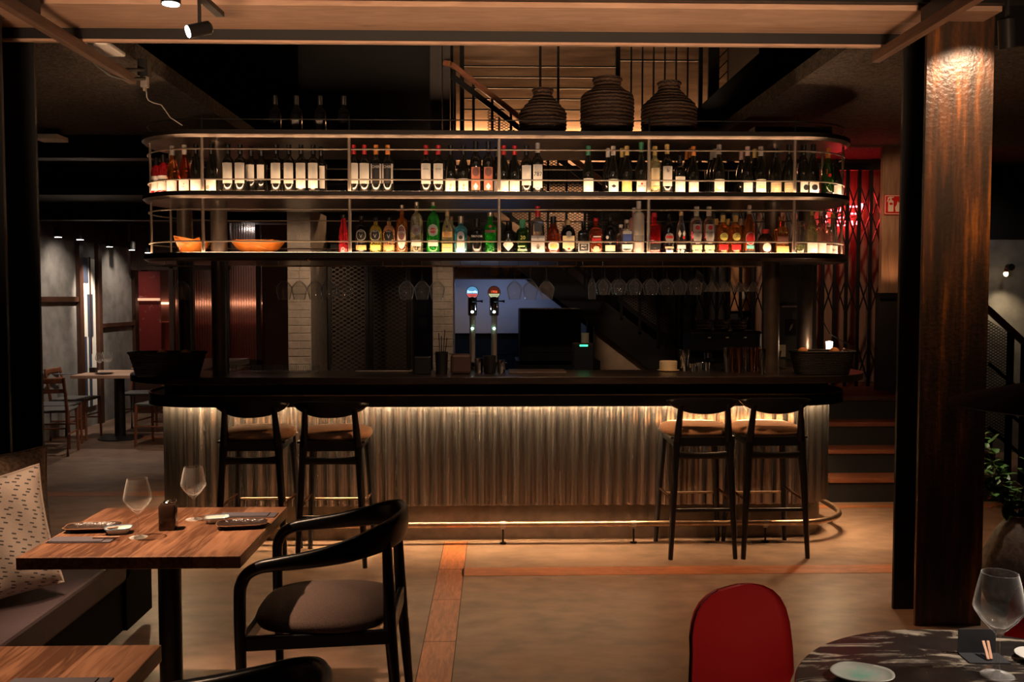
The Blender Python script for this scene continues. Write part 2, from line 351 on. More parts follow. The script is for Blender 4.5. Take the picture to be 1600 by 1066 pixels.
# ------------------------------------------------------------------ mesh helpers
class MB:
    def __init__(s): s.v = []; s.f = []; s.uv = None
    def add(s, vs, fs):
        o = len(s.v); s.v += [tuple(v) for v in vs]; s.f += [tuple(i+o for i in f) for f in fs]; return s
    def box(s, x0, y0, z0, x1, y1, z1):
        vs = [(x, y, z) for x in (x0, x1) for y in (y0, y1) for z in (z0, z1)]
        return s.add(vs, [(0, 1, 3, 2), (4, 6, 7, 5), (0, 4, 5, 1), (2, 3, 7, 6), (0, 2, 6, 4), (1, 5, 7, 3)])
    def beam(s, p, q, w, h, up=(0, 0, 1)):
        p, q = Vector(p), Vector(q); d = (q-p).normalized(); up = Vector(up)
        sd = d.cross(up)
        if sd.length < 1e-4: sd = d.cross(Vector((1, 0, 0)))
        sd.normalize(); u = sd.cross(d)
        vs = []
        for e in (p, q):
            for a, b in ((-1, -1), (1, -1), (1, 1), (-1, 1)): vs.append(e+sd*a*w/2+u*b*h/2)
        return s.add(vs, [(3, 2, 1, 0), (4, 5, 6, 7), (0, 1, 5, 4), (1, 2, 6, 5), (2, 3, 7, 6), (3, 0, 4, 7)])
    def tube(s, pts, r, seg=10, ry=None, up=(0, 0, 1), caps=True, closed=False, sq=1.0):
        pts = [Vector(p) for p in pts]; n = len(pts)
        R = r if isinstance(r, (list, tuple)) else [r]*n
        RY = R if ry is None else (ry if isinstance(ry, (list, tuple)) else [ry]*n)
        upv = Vector(up); rings = []; o = len(s.v)
        for i, p in enumerate(pts):
            if closed: d = pts[(i+1) % n]-pts[i-1]
            else: d = pts[min(i+1, n-1)]-pts[max(i-1, 0)]
            d.normalize(); sd = d.cross(upv)
            if sd.length < 1e-3: sd = d.cross(Vector((0, 1, 0)))
            sd.normalize(); u = sd.cross(d)
            for k in range(seg):
                a = 2*PI*k/seg; c, q = math.cos(a), math.sin(a)
                c = math.copysign(abs(c)**sq, c); q = math.copysign(abs(q)**sq, q)
                s.v.append(tuple(p+sd*c*R[i]+u*q*RY[i]))
        m_ = n if closed else n-1
        for i in range(m_):
            j = (i+1) % n
            for k in range(seg):
                l = (k+1) % seg
                s.f.append((o+i*seg+k, o+j*seg+k, o+j*seg+l, o+i*seg+l))
        if caps and not closed:
            s.f.append(tuple(o+k for k in range(seg))); s.f.append(tuple(o+(n-1)*seg+k for k in reversed(range(seg))))
        return s
    def lathe(s, prof, seg=24, c=(0, 0, 0), sq=1.0, sx=1, sy=1, capb=True, capt=True, a0=0):
        o = len(s.v); n = len(prof)
        for (r_, z) in prof:
            for k in range(seg):
                a = 2*PI*k/seg+a0; x, y = math.cos(a), math.sin(a)
                x = math.copysign(abs(x)**sq, x); y = math.copysign(abs(y)**sq, y)
                s.v.append((c[0]+r_*x*sx, c[1]+r_*y*sy, c[2]+z))
        for i in range(n-1):
            for k in range(seg):
                l = (k+1) % seg
                s.f.append((o+i*seg+k, o+i*seg+l, o+(i+1)*seg+l, o+(i+1)*seg+k))
        if capb: s.f.append(tuple(o+k for k in reversed(range(seg))))
        if capt: s.f.append(tuple(o+(n-1)*seg+k for k in range(seg)))
        return s
    def prism(s, poly, z0, z1):
        n = len(poly); o = len(s.v)
        s.v += [(x, y, z0) for x, y in poly]+[(x, y, z1) for x, y in poly]
        s.f.append(tuple(o+i for i in reversed(range(n)))); s.f.append(tuple(o+n+i for i in range(n)))
        for i in range(n):
            j = (i+1) % n; s.f.append((o+i, o+j, o+n+j, o+n+i))
        return s
    def prismy(s, poly, y0, y1):
        """polygon in x,z swept along y"""
        n = len(poly); o = len(s.v)
        s.v += [(x, y0, z) for x, z in poly]+[(x, y1, z) for x, z in poly]
        s.f.append(tuple(o+i for i in range(n))); s.f.append(tuple(o+n+i for i in reversed(range(n))))
        for i in range(n):
            j = (i+1) % n; s.f.append((o+j, o+i, o+n+i, o+n+j))
        return s
    def layers(s, polys):
        """list of (poly, z), all the same length: closed solid through them"""
        n = len(polys[0][0]); o = len(s.v)
        for poly, z in polys: s.v += [(x, y, z) for x, y in poly]
        for i in range(len(polys)-1):
            for k in range(n):
                l = (k+1) % n
                s.f.append((o+i*n+k, o+i*n+l, o+(i+1)*n+l, o+(i+1)*n+k))
        s.f.append(tuple(o+k for k in reversed(range(n)))); q = o+(len(polys)-1)*n
        s.f.append(tuple(q+k for k in range(n)))
        return s
    def ribbon(s, path, z0, z1):
        o = len(s.v); n = len(path)
        s.v += [(x, y, z0) for x, y in path]+[(x, y, z1) for x, y in path]
        for i in range(n-1): s.f.append((o+i, o+i+1, o+n+i+1, o+n+i))
        return s
    def ball(s, c, r, seg=12, rings=8, sz=1, sx=1, sy=1):
        prof = []
        o = len(s.v)
        prof = [(max(1e-4, r*math.sin(PI*i/rings)), -r*math.cos(PI*i/rings)*sz) for i in range(rings+1)]
        return s.lathe(prof, seg, c, sx=sx, sy=sy)
    def build(s, name, mat, parent=None, smooth=False, world=True, bevel=0, angle=40):
        me = bpy.data.meshes.new(name)
        vs = s.v
        if parent is not None and world:
            q = parent
            off = Vector((0, 0, 0))
            while q is not None: off += q.location; q = q.parent
            vs = [(v[0]-off.x, v[1]-off.y, v[2]-off.z) for v in s.v]
        me.from_pydata(vs, [], s.f); me.update()
        me.materials.append(mat)
        if smooth:
            me.polygons.foreach_set('use_smooth', [True]*len(me.polygons))
            try: me.set_sharp_from_angle(angle=math.radians(angle))
            except Exception: pass
        if s.uv:
            ul = me.uv_layers.new(name='UVMap')
            for lp in me.loops: ul.data[lp.index].uv = s.uv[lp.vertex_index]
        o = bpy.data.objects.new(name, me); COL.objects.link(o)
        if parent is not None: o.parent = parent
        if bevel:
            bv = o.modifiers.new('bevel', 'BEVEL'); bv.width = bevel; bv.segments = 2; bv.limit_method = 'ANGLE'
        return o

def tag(o, label, cat, group=None):
    o['label'] = label; o['category'] = cat
    if group: o['group'] = group
    return o
def thing(name, label, cat, loc, group=None, rz=0):
    o = bpy.data.objects.new(name, None); o.empty_display_size = .1; COL.objects.link(o)
    o.location = loc; o.rotation_euler = (0, 0, rz); return tag(o, label, cat, group)
def one(mb, name, mat, label, cat, loc=None, group=None, **k):
    """a thing that is one mesh; vertices given in room coordinates, origin moved to loc"""
    if loc is not None:
        mb.v = [(v[0]-loc[0], v[1]-loc[1], v[2]-loc[2]) for v in mb.v]
    o = mb.build(name, mat, None, **k)
    if loc is not None: o.location = loc
    return tag(o, label, cat, group)
def struct(mb, name, mat, **k):
    o = mb.build(name, mat, None, **k); o['kind'] = 'structure'; return o
def dup(root, loc, rz, label, group=None, cat=None):
    r = root.copy(); COL.objects.link(r); r.location = loc; r.rotation_euler = (0, 0, rz); r['label'] = label
    if group: r['group'] = group
    for ch in list(root.children):
        c = ch.copy(); COL.objects.link(c); c.parent = r
        for g in list(ch.children):
            d = g.copy(); COL.objects.link(d); d.parent = c
    return r
def text_mesh(txt, size, mat, parent, loc, rot=(PI/2, 0, 0), bend=0, name='lettering', depth=.0006, squeeze=1.0):
    cu = bpy.data.curves.new('t', 'FONT'); cu.body = txt; cu.size = size; cu.align_x = 'CENTER'; cu.align_y = 'CENTER'
    cu.extrude = depth/2; cu.resolution_u = 3
    to = bpy.data.objects.new('t', cu); COL.objects.link(to)
    dg = bpy.context.evaluated_depsgraph_get(); me = bpy.data.meshes.new_from_object(to.evaluated_get(dg))
    COL.objects.unlink(to); bpy.data.objects.remove(to); bpy.data.curves.remove(cu)
    M = Matrix.Rotation(rot[2], 4, 'Z') @ Matrix.Rotation(rot[1], 4, 'Y') @ Matrix.Rotation(rot[0], 4, 'X')
    for v in me.vertices:
        x, y, z = v.co; x *= squeeze
        if bend:
            a = x/bend; v.co = (math.sin(a)*(bend+z), -math.cos(a)*(bend+z), y)   # wraps round a vertical cylinder facing -y
        else: v.co = (M @ Vector((x, y, z)))
    me.materials.clear(); me.materials.append(mat); me.name = name
    o = bpy.data.objects.new(name, me); COL.objects.link(o); o.parent = parent; o.location = loc
    return o

def rrect(x0, x1, y0, y1, r, seg=14, off=0):
    """closed rounded rectangle, counter-clockwise from the front left"""
    x0 -= off; x1 += off; y0 -= off; y1 += off; r = max(.001, r+off); pts = []
    for cx, cy, a0 in ((x1-r, y0+r, -PI/2), (x1-r, y1-r, 0), (x0+r, y1-r, PI/2), (x0+r, y0+r, PI)):
        for i in range(seg+1):
            a = a0+PI/2*i/seg; pts.append((cx+r*math.cos(a), cy+r*math.sin(a)))
    return pts
def upath(x0, x1, yf, yb, r, step=.05, off=0):
    """open U path: left end at yb, round the front, to right end at yb; returns (x, y, nx, ny)"""
    x0 -= off; x1 += off; yf -= off; r += off
    out = []
    def line(ax, ay, bx, by, nx, ny):
        n = max(1, int(math.hypot(bx-ax, by-ay)/step))
        for i in range(n): out.append((ax+(bx-ax)*i/n, ay+(by-ay)*i/n, nx, ny))
    line(x0, yb, x0, yf+r, -1, 0)
    n = max(4, int(r*PI/2/step))
    for i in range(n):
        a = PI+PI/2*i/n; out.append((x0+r+r*math.cos(a), yf+r+r*math.sin(a), math.cos(a), math.sin(a)))
    line(x0+r, yf, x1-r, yf, 0, -1)
    for i in range(n):
        a = -PI/2+PI/2*i/n; out.append((x1-r+r*math.cos(a), yf+r+r*math.sin(a), math.cos(a), math.sin(a)))
    line(x1, yf+r, x1, yb, 1, 0); out.append((x1, yb, 1, 0))
    return out

# ================================================================== the setting
def boxs(name, mat, *b, **k): return struct(MB().box(*b), name, mat, **k)
boxs('floor', FLOOR, -6.5, -2.5, -.06, 7.5, 14.5, 0)
# wood strips let into the concrete floor (flush, 1 mm proud)
mb = MB(); mb.prism([(-.325, 1.0), (-.175, 1.0), (-.135, 6.02), (-.285, 6.02)], 0, .0015); struct(mb, 'trim_1', INLAY)
mb = MB()
for yy in (1.9, 2.75, 3.55, 4.25, 4.85, 5.4):
    f_ = (yy-1.0)/5.02; mb.box(-.325+.04*f_, yy, .0012, -.175+.04*f_, yy+.004, .0019)
for x0_, x1_ in ((-.325, -.285), (-.175, -.135)):
    mb.prism([(x0_-.002, 1.0), (x0_+.002, 1.0), (x1_+.002, 6.02), (x1_-.002, 6.02)], .0010, .0019)
struct(mb, 'trim_11', plain('dark_joint', (.03, .015, .01), .7))
boxs('trim_2', INLAYX, -.15, 5.27, 0, 6.5, 5.43, .0015)
boxs('trim_3', INLAYX, -6, 7.5, 0, -2.35, 7.66, .0015)
boxs('trim_4', INLAYX, -6, 10.55, 0, -2.35, 10.70, .0015)
boxs('trim_5', INLAYX, 2.5, 6.93, 0, 6.5, 7.02, .0015)
# ceilings: open well above the bar, low sprayed ceilings either side
boxs('ceiling', SPRAY, -6.5, 4.7, 2.95, -2.0, 14.5, 3.05)
boxs('ceiling', SPRAY, 1.95, 4.7, 2.95, 7.5, 7.85, 3.05)
boxs('ceiling', SPRAY, 2.75, 7.86, 2.95, 7.5, 14.5, 3.05)
boxs('ceiling', BLK, -6.5, -2.5, 3.35, 7.5, 4.3, 3.45)
boxs('ceiling', BLK, -2.1, 4.2, 5.6, 2.2, 14.5, 5.7)
boxs('ceiling', BLK, -6.5, 9.4, 2.62, -2.0, 14.5, 2.68)
# walls
boxs('wall_left', PLASTER, -5.07, 9.0, 0, -4.95, 13.4, 2.28)
boxs('wall_left', DKWOOD, -5.07, 9.0, 2.28, -4.93, 13.4, 2.66)
boxs('wall_left', BLK, -6.5, -2.5, 0, -6.4, 9.0, 3.4)
boxs('wall_left', BLK, -6.5, 8.95, 0, -5.0, 9.0, 3.0)
boxs('wall_back', BLK, -6.5, 14.4, 0, 7.5, 14.5, 5.7)
boxs('wall_back', DKWOOD, -5.0, 13.9, 0, -1.9, 14.0, 2.7)
boxs('wall_back', UPWALL, -.42, 10.5, 1.75, 3.4, 10.65, 5.4)
boxs('wall_back', BLK, -2.1, 10.5, 2.45, -.42, 10.62, 5.6)
boxs('wall_front', BLK, -6.5, -2.6, 0, 7.5, -2.5, 3.4)
boxs('wall_right', BLK, 7.4, -2.5, 0, 7.5, 9.4, 3.1)
boxs('wall_right', PLASTER, 3.9, 9.4, 0, 7.5, 9.5, 2.2)
boxs('wall_right', BLK, 3.9, 9.38, 2.2, 7.5, 9.5, 3.0)
boxs('wall_kitchen', KITWALL, -.38, 9.6, 1.23, 1.5, 9.7, 2.1)
boxs('wall_kitchen', BLK, -.38, 9.66, 0, 1.5, 9.76, 1.23)
# dark blue tiles below the white kitchen wall: pattern of one wall, kept in one mesh
TILE = plain('dark_blue_tile', (.012, .022, .035), .12)
mb = MB()
for i in range(8):
    for j in range(5): mb.box(-.37+i*.235, 9.645, .10+j*.226, -.37+i*.235+.229, 9.662, .10+j*.226+.220)
struct(mb, 'trim_6', TILE)
boxs('wall_kitchen', BLK, -.40, 9.5, 1.9, 1.3, 9.68, 1.94)
# white stub walls / brick pillars seen behind the bar
def stub(px0, px1, pyt, Y, dep, name, mat):
    a = at(px0, 500, Y); b = at(px1, 500, Y); t = at(px0, pyt, Y)
    mb = MB(); mb.box(a.x, Y, 0, b.x, Y+dep, t.z)
    struct(mb, name, mat)
    if mat is WHITEWALL:
        k = MB(); z = .02
        row = 0
        while z < t.z-.08:
            x = a.x+(0 if row % 2 else -.1)
            while x < b.x:
                xa, xb = max(x, a.x)+.003, min(x+.20, b.x)-.003
                if xb-xa > .02: k.box(xa, Y-.006, z, xb, Y+.001, z+.062)
                x += .206
            z += .070; row += 1
        struct(k, 'trim_7', mat, bevel=.003)
stub(450, 486, 325, 8.4, .85, 'wall_pillar', WHITEWALL)
stub(676, 708, 395, 8.75, .5, 'wall_pillar', WHITEWALL)
boxs('wall_pillar', BLK, -2.45, 8.35, 2.42, -.35, 8.6, 2.6)
# lower beams under the side ceilings
def ibeam(mb, x0, x1, y, z0, h, wd=.16, t=.016):
    mb.box(x0, y-wd/2, z0, x1, y+wd/2, z0+t); mb.box(x0, y-wd/2, z0+h-t, x1, y+wd/2, z0+h); mb.box(x0, y-t/2, z0+t, x1, y+t/2, z0+h-t)
mb = MB(); ibeam(mb, -6.4, -2.0, 7.95, 2.76, .19); tag(mb.build('steel_beam', BLKMET), 'dark steel cross beam under the left ceiling, nearer of the two behind the left pillar', 'beam')
mb = MB(); ibeam(mb, -6.4, -2.0, 10.3, 2.44, .17); tag(mb.build('steel_beam', BLKMET), 'dark steel cross beam lower and farther off, over the dining corner at left', 'beam')

# ------------------------------------------------------------------ big beam across, its timber frame
t = thing('ceiling_beam', 'black steel beam faced with sawn timber crossing the whole picture above the bar', 'beam', (0, 4.45, 2.86))
mb = MB(); mb.box(-2.35, 4.24, 2.905, 2.35, 4.62, 2.93); mb.build('timber_soffit', PINE, t, bevel=.003)
mb = MB(); mb.box(-2.9, 4.62, 2.854, 2.9, 4.64, 3.33); mb.box(-2.9, 4.20, 2.93, 2.9, 4.24, 3.33); mb.build('steel_web', BLK, t)
mb = MB(); mb.box(-2.9, 4.618, 2.842, 2.0, 4.645, 2.854); mb.build('timber_edge', PINE, t)
def side_board(x, sgn, y1, label):
    t = thing('timber_board', label, 'board', (x, 3, 2.79))
    MB().box(x-.02, .3, 2.79, x+.02, y1, 2.841).build('board', PINE2, t, bevel=.002)
    MB().box(x-.02, .3, 2.841, x+.02, 4.19, 2.90).build('packing_strip', BLK, t)
    MB().box(x+(.02 if sgn > 0 else -.14), .3, 2.90, x+(.14 if sgn > 0 else -.02), 4.19, 3.33).build('steel_channel', BLK, t)
side_board(-1.98, -1, 5.3, 'timber board edging the ceiling opening on the left, running away over the left pillar')
side_board(1.97, 1, 4.72, 'timber board edging the ceiling opening on the right, ending beside the rust streaked pillar')

# ------------------------------------------------------------------ steel pillars
def hpillar(x0, x1, y0, y1, mat, label, sidein):
    t = thing('steel_pillar', label, 'pillar', ((x0+x1)/2, y0, 0))
    MB().box(x0, y0, 0, x1, y0+.022, 3.33).build('flange', mat, t, bevel=.002)
    MB().box(x0, y1-.022, 0, x1, y1, 3.33).build('flange', BLK, t, bevel=.002)
    xm = (x0+x1)/2
    MB().box(xm-.012, y0+.022, 0, xm+.012, y1-.022, 3.33).build('web', BLK, t)
hpillar(2.080, 2.405, 4.40, 4.665, RUST, 'wide H-section steel pillar on the right, front face streaked orange with rust', 1)
hpillar(-2.59, -2.247, 4.40, 4.74, BLK, 'black H-section steel pillar at the left edge behind the bench', -1)

# ================================================================== the bar
BX0, BX1, BY0, BR = -2.19, 2.345, 6.05, .33
bar = thing('bar_counter', 'long rounded bar clad in corrugated galvanised sheet under a dark counter, lit along its underside', 'bar', (.05, 6.6, 0))
# corrugated sheet as a wavy ribbon
base = upath(BX0, BX1, BY0, 7.2, BR, .0072)
L_ = 0; pts = []
rw = random.Random(3)
prev = base[0]
for (x, y, nx, ny) in base:
    L_ += math.hypot(x-prev[0], y-prev[1]); prev = (x, y)
    wv = .0125*math.sin(2*PI*L_/.0765)+.0015*math.sin(2*PI*L_/.21+1)
    pts.append((x+nx*wv, y+ny*wv))
mb = MB()
o = 0; nlev = 7
for j in range(nlev):
    z = .232+(.892-.232)*j/(nlev-1)
    for (x, y) in pts: mb.v.append((x, y, z))
n = len(pts)
for j in range(nlev-1):
    for i in range(n-1): mb.f.append((j*n+i, j*n+i+1, (j+1)*n+i+1, (j+1)*n+i))
mb.build('corrugated_front', GALV, bar, smooth=True, angle=80)
mb = MB()
for px_, pz in ((867, .745), (1290, .74), (1212, .55), (1008, .5)):
    pass
def ring(path_off, zlist, mat, name, parent, inner=.04, yb=7.2):
    """solid wall following the bar front"""
    out = upath(BX0, BX1, BY0, yb, BR, .04, off=path_off); inn = upath(BX0, BX1, BY0, yb, BR, .04, off=path_off)
    inn = [(x-nx*inner, y-ny*inner) for x, y, nx, ny in inn]
    poly = [(x, y) for x, y, nx, ny in out]+list(reversed(inn))
    return MB().prism(poly, zlist[0], zlist[1]).build(name, mat, parent, smooth=True, angle=30)
ring(-.045, (0, .245), PLINTH, 'plinth', bar, .1)
ring(-.03, (.245, .968), BLK, 'carcass', bar, .02)
ring(.10, (.897, .968), BLKSAT, 'valance', bar, .016)
ring(.10, (.968, .976), BRASS, 'valance_edge', bar, .010)
ring(.00, (.962, 1.05), BLK, 'counter_support', bar, .05)
# led strip on the underside of the valance soffit
ring(.084, (.950, .962), BLK, 'soffit', bar, .14)
sp_ = [(x, y) for x, y, nx, ny in upath(BX0, BX1, BY0, 7.1, BR, .06, off=.078)]
si = [(x-nx*.020, y-ny*.020) for x, y, nx, ny in upath(BX0, BX1, BY0, 7.1, BR, .06, off=.078)]
MB().prism(sp_+list(reversed(si)), .934, .949).build('light_strip', LEDM, bar)
# counter slab: outer outline and inner outline
CT0, CT1 = 1.052, 1.097
outp = upath(-2.40, 2.57, 5.85, 7.75, .52, .05); innp = upath(-1.98, 2.12, 6.42, 7.75, .1, .08)
poly = [(x, y) for x, y, _, _ in outp]+[(x, y) for x, y, _, _ in reversed(innp)]
CTOP = wood('dark_counter_top', (.012, .009, .008), (.028, .019, .016), 5, (1.2, 9, 9), .3, bump=.05)
MB().prism(poly, CT0, CT1).build('counter_top', CTOP, bar, bevel=.003)
# lower work bench behind the counter
wb = thing('work_bench', 'steel work bench behind the bar counter carrying the beer taps', 'bench', (0, 6.9, 0))
MB().box(-1.95, 6.50, .86, 2.05, 7.05, .90).build('worktop', DKGREY, wb)
MB().box(-1.93, 6.55, 0.0, 2.03, 7.02, .86).build('cabinet', BLK, wb)
# foot rail
t = thing('foot_rail', 'aged brass foot rail running round the foot of the bar on small posts', 'rail', (.05, 5.97, 0))
rp = [(x, y, .127) for x, y, _, _ in upath(BX0, BX1, BY0, 6.9, BR, .04, off=.085)]
MB().tube(rp, .0195, 12).build('rail', BRASS, t, smooth=True)
for px_ in (575, 786, 990, 1196):
    X = at(px_, 823, 5.965).x
    b_ = MB(); b_.lathe([(.006, .009), (.006, .11)], 10, (X, 5.965, 0)); b_.lathe([(.022, 0), (.022, .008), (.006, .012)], 14, (X, 5.965, 0)); b_.build('rail_post', BLKMET, t, smooth=True)
    b_ = MB(); b_.tube([(X-.017, 5.965, .127), (X+.017, 5.965, .127)], .0225, 12, up=(0, 0, 1)); b_.box(X-.012, 5.953, .098, X+.012, 5.977, .112); b_.build('rail_clamp', BRUSH, t, smooth=True)
X = at(1292, 806, 6.3).x

# ------------------------------------------------------------------ tiers of oval shelves
SX0, SX1, SY0, SY1, SR = -2.31, 2.47, 5.92, 6.90, .485
SZ = [1.886, 2.273, 2.655]          # shelf surfaces
rack = thing('bar_shelf_unit', 'three tier oval steel bottle shelf with thin rails standing on round columns above the bar', 'shelf', (.05, 6.4, 1.1))
def slab(z, th, name='shelf'):
    P = lambda off: rrect(SX0, SX1, SY0, SY1, SR, 20, off)
    mb = MB().layers([(P(-.022), z-th), (P(-.004), z-th+.016), (P(0), z-th+.018), (P(0), z-.002), (P(-.003), z), (P(-.012), z), (P(-.013), z-.006), (P(-.09), z-.006), ])
    return mb.build(name, STEEL, rack, smooth=True, angle=25)
SHELFTOP = plain('dark_shelf_edge', (.030, .024, .021), .45, .6)
for z, th in ((SZ[0], .052), (SZ[1], .046), (SZ[2], .046)):
    s_ = slab(z, th)
    P = lambda off: rrect(SX0, SX1, SY0, SY1, SR, 20, off)
    # dark band on the rim
    b_ = MB(); pl = P(.0015); pin = P(-.001); n = len(pl); o = 0
    b_.v = [(x, y, z-th+.019) for x, y in pl]+[(x, y, z-.001) for x, y in pl]
    for i in range(n):
        j = (i+1) % n; b_.f.append((i, j, n+j, n+i))
    b_.build('rim', SHELFTOP, s_, smooth=True)
# strips of light along the front lip of the two lower shelves
def strip(z, e):
    a = [(x, y) for x, y, _, _ in upath(SX0, SX1, SY0, 6.45, SR, .07, off=-.016)]
    b = [(x-nx*.009, y-ny*.009) for x, y, nx, ny in upath(SX0, SX1, SY0, 6.45, SR, .07, off=-.016)]
    MB().prism(a+list(reversed(b)), z-.004, z+e).build('light_strip', LEDS, rack)
strip(SZ[0], .0008); strip(SZ[1], .0015)
# guard rails and rods
def loop(z, r=.0048, mt=None):
    pts = [(x, y, z) for x, y in rrect(SX0, SX1, SY0, SY1, SR, 16, -.035)]
    MB().tube(pts, r, 8, closed=True).build('guard_rail', mt or BRUSH, rack, smooth=True)
for z in (2.538, 2.348, 2.160, 1.957): loop(z)
loop(2.725, .004, DKGREY)
for px_ in (318, 547, 780, 1013, 1240):
    X = at(px_, 400, SY0+.035).x
    for z0, z1 in ((SZ[0], SZ[1]-.046), (SZ[1], SZ[2]-.046)):
        MB().lathe([(.0108, 0), (.0108, z1-z0)], 12, (X, SY0+.035, z0)).build('upright_rod', BRUSH, rack, smooth=True)
    MB().lathe([(.006, 0), (.006, .085), (.003, .092)], 8, (X, SY0+.035, SZ[2])).build('upright_rod', DKGREY, rack, smooth=True)
for X, Y in ((-2.22, 6.22), (2.385, 6.22), (-2.22, 6.6), (2.385, 6.6)):
    for z0, z1 in ((SZ[0], SZ[1]-.046), (SZ[1], SZ[2]-.046)):
        MB().lathe([(.0085, 0), (.0085, z1-z0)], 10, (X, Y, z0)).build('upright_rod', BRUSH, rack, smooth=True)
# round columns
COLM = plain('dark_bronze_tube', (.19, .15, .12), .38, .7, var=.2, vscale=12)
for X, Y in ((-1.755, 6.14), (1.89, 6.14), (-2.13, 6.62), (2.28, 6.62)):
    for z0, z1 in ((1.098, SZ[0]-.052), (SZ[0], SZ[1]-.046), (SZ[1], SZ[2]-.046)):
        MB().lathe([(.053, 0), (.053, z1-z0)], 24, (X, Y, z0)).build('column', COLM, rack, smooth=True)
# glass hanging rods under the lowest shelf
for i in range(60):
    X = -1.55+i*.058
    if X > 1.75: break
for X0, X1 in ((-2.20, -1.95), (-1.50, -.92), (-.68, .58), (.62, 1.80)):
    for Y in (6.06, 6.22):
        MB().tube([(X0, Y, 1.806), (X1, Y, 1.806)], .003, 6).build('hanging_rod', BRUSH, rack, smooth=True)
    k = int((X1-X0)/.12)
    for i in range(k+1):
        X = X0+(X1-X0)*i/k
        MB().tube([(X, 6.06, 1.806), (X, 6.06, 1.835)], .0025, 6).build('rod_hanger', BRUSH, rack)

# ------------------------------------------------------------------ staircase behind the bar
st = thing('staircase', 'black steel staircase with perforated guard and wooden handrail coming down behind the bar', 'staircase', (.9, 8.7, 0))
YS = 8.65
def S(px, py): v = at(px, py, YS); return (v.x, v.z)
slope = .765
zA = lambda x, off: off-slope*(x)      # line z = off - slope*x
x_t, z_t = S(720, 112); offr = z_t+slope*x_t
x_s, z_s = S(965, 513); offs = z_s+slope*x_s
x0s, x1s = -.42, 2.05
mb = MB()
for y in (YS, YS+.95):
    mb.prismy([(x0s, zA(x0s, offs)-.16), (x1s, zA(x1s, offs)-.16), (x1s, zA(x1s, offs)+.16), (x0s, zA(x0s, offs)+.16)], y, y+.03)
mb.build('stringer', BLK, st)
for i in range(17):
    x = x0s+.07+i*.15
    z = zA(x, offs)+.05
    if z < .1 or x > x1s-.1: continue
    MB().box(x-.14, YS+.03, z-.02, x+.14, YS+.95, z+.015).build('tread', DKWOOD, st)
hr = MB()
hr.beam((-.33, YS, zA(-.33, offr)), (x1s, YS, zA(x1s, offr)), .05, .05)
hr.beam((-.33, YS, zA(-.33, offr)), (-.40, YS+.03, zA(-.33, offr)+.02), .05, .05)
hr.build('handrail', RAILWOOD, st, bevel=.008)
hb = MB(); hb.beam((-.33, YS, zA(-.33, offr)-.10), (x1s, YS, zA(x1s, offr)-.10), .012, .05)
hb.beam((-.33, YS, zA(-.33, offs)+.27), (x1s, YS, zA(x1s, offs)+.27), .012, .04); hb.build('guard_bar', BLKMET, st)
for i in range(14):
    x = -.30+i*.172
    MB().box(x-.012, YS-.02, zA(x, offs)+.12, x+.012, YS+.004, zA(x, offr)-.02).build('baluster', BLKMET, st)
pm = MB(); pm.prismy([(.0, zA(0, offs)+.3), (x1s, zA(x1s, offs)+.3), (x1s, zA(x1s, offr)-.14), (.0, zA(0, offr)-.14)], YS+.004, YS+.006); pm.build('perforated_guard', PERF, st)
# concrete cheek below the stair
a = S(930, 492); b_ = S(1062, 584); 
struct(MB().prismy([(a[0], .0), (b_[0]+.12, .0), (b_[0]+.12, b_[1]-.09), (b_[0], b_[1]), (a[0], a[1])], YS+.06, YS+.16), 'wall_under_stair', concrete('stair_cheek_concrete', (.30, .22, .16), (.46, .35, .25), 2, 8, .7, .2))
# upper landing guard: tall grid of bars against the lit wall
gd = thing('landing_guard', 'black steel bar guard of the upper landing against the lit concrete wall', 'railing', (1.0, 9.3, 2.9))
YG = 9.3
def G(px, py): v = at(px, py, YG); return (v.x, v.z)
for px_ in (844, 872):
    x, z = G(px_, 150); MB().box(x-.012, YG-.012, 2.9, x+.012, YG+.012, 4.35).build('post', DKGREY, gd)
for px_ in (705, 722, 965):
    x, z = G(px_, 150); MB().box(x-.022, YG-.022, 2.9, x+.022, YG+.022, 4.35).build('post', BLKMET, gd)
for py_ in (103, 120, 137, 154, 171):
    x0, z = G(722, py_); x1, _ = G(965, py_); MB().box(x0, YG-.006, z-.007, x1, YG+.006, z+.007).build('cross_bar', BLKMET, gd)
for px_ in (986, 1003.5, 1021, 1038.5, 1056, 1074):
    x, z = G(px_, 150); MB().box(x-.008, YG-.008, 2.9, x+.008, YG+.008, 4.35).build('bar', BLKMET, gd)
x0, z = G(965, 94); x1, _ = G(1092, 94); MB().box(x0, YG-.008, z-.008, x1, YG+.008, z+.008).build('cross_bar', BLKMET, gd)
x, z = G(1094, 150); MB().box(x-.02, YG-.02, 2.9, x+.02, YG+.02, 4.35).build('post', BLKMET, gd)
x, z = G(1115, 150); MB().box(x-.06, YG-.02, 2.9, x+.05, YG+.02, 4.35).build('post', BLK, gd)
x, z = G(1142, 150); MB().box(x-.04, YG-.02, 2.9, x+.04, YG+.02, 4.35).build('post', BLK, gd)
for k in range(5):
    a = G(1115, 150-k*17); b_ = G(1160, 105-k*17); MB().beam((a[0], YG, a[1]), (b_[0], YG, b_[1]), .012, .012).build('bar', BLKMET, gd)
boxs('wall_back', BLK, -2.1, 9.2, 2.72, 2.0, 9.45, 2.9)          # landing slab edge
struct(MB().box(-.45, 10.42, 3.36, 3.0, 10.46, 3.375), 'trim_8', emit('wall_foot_led', (1.0, .56, .28), 85))
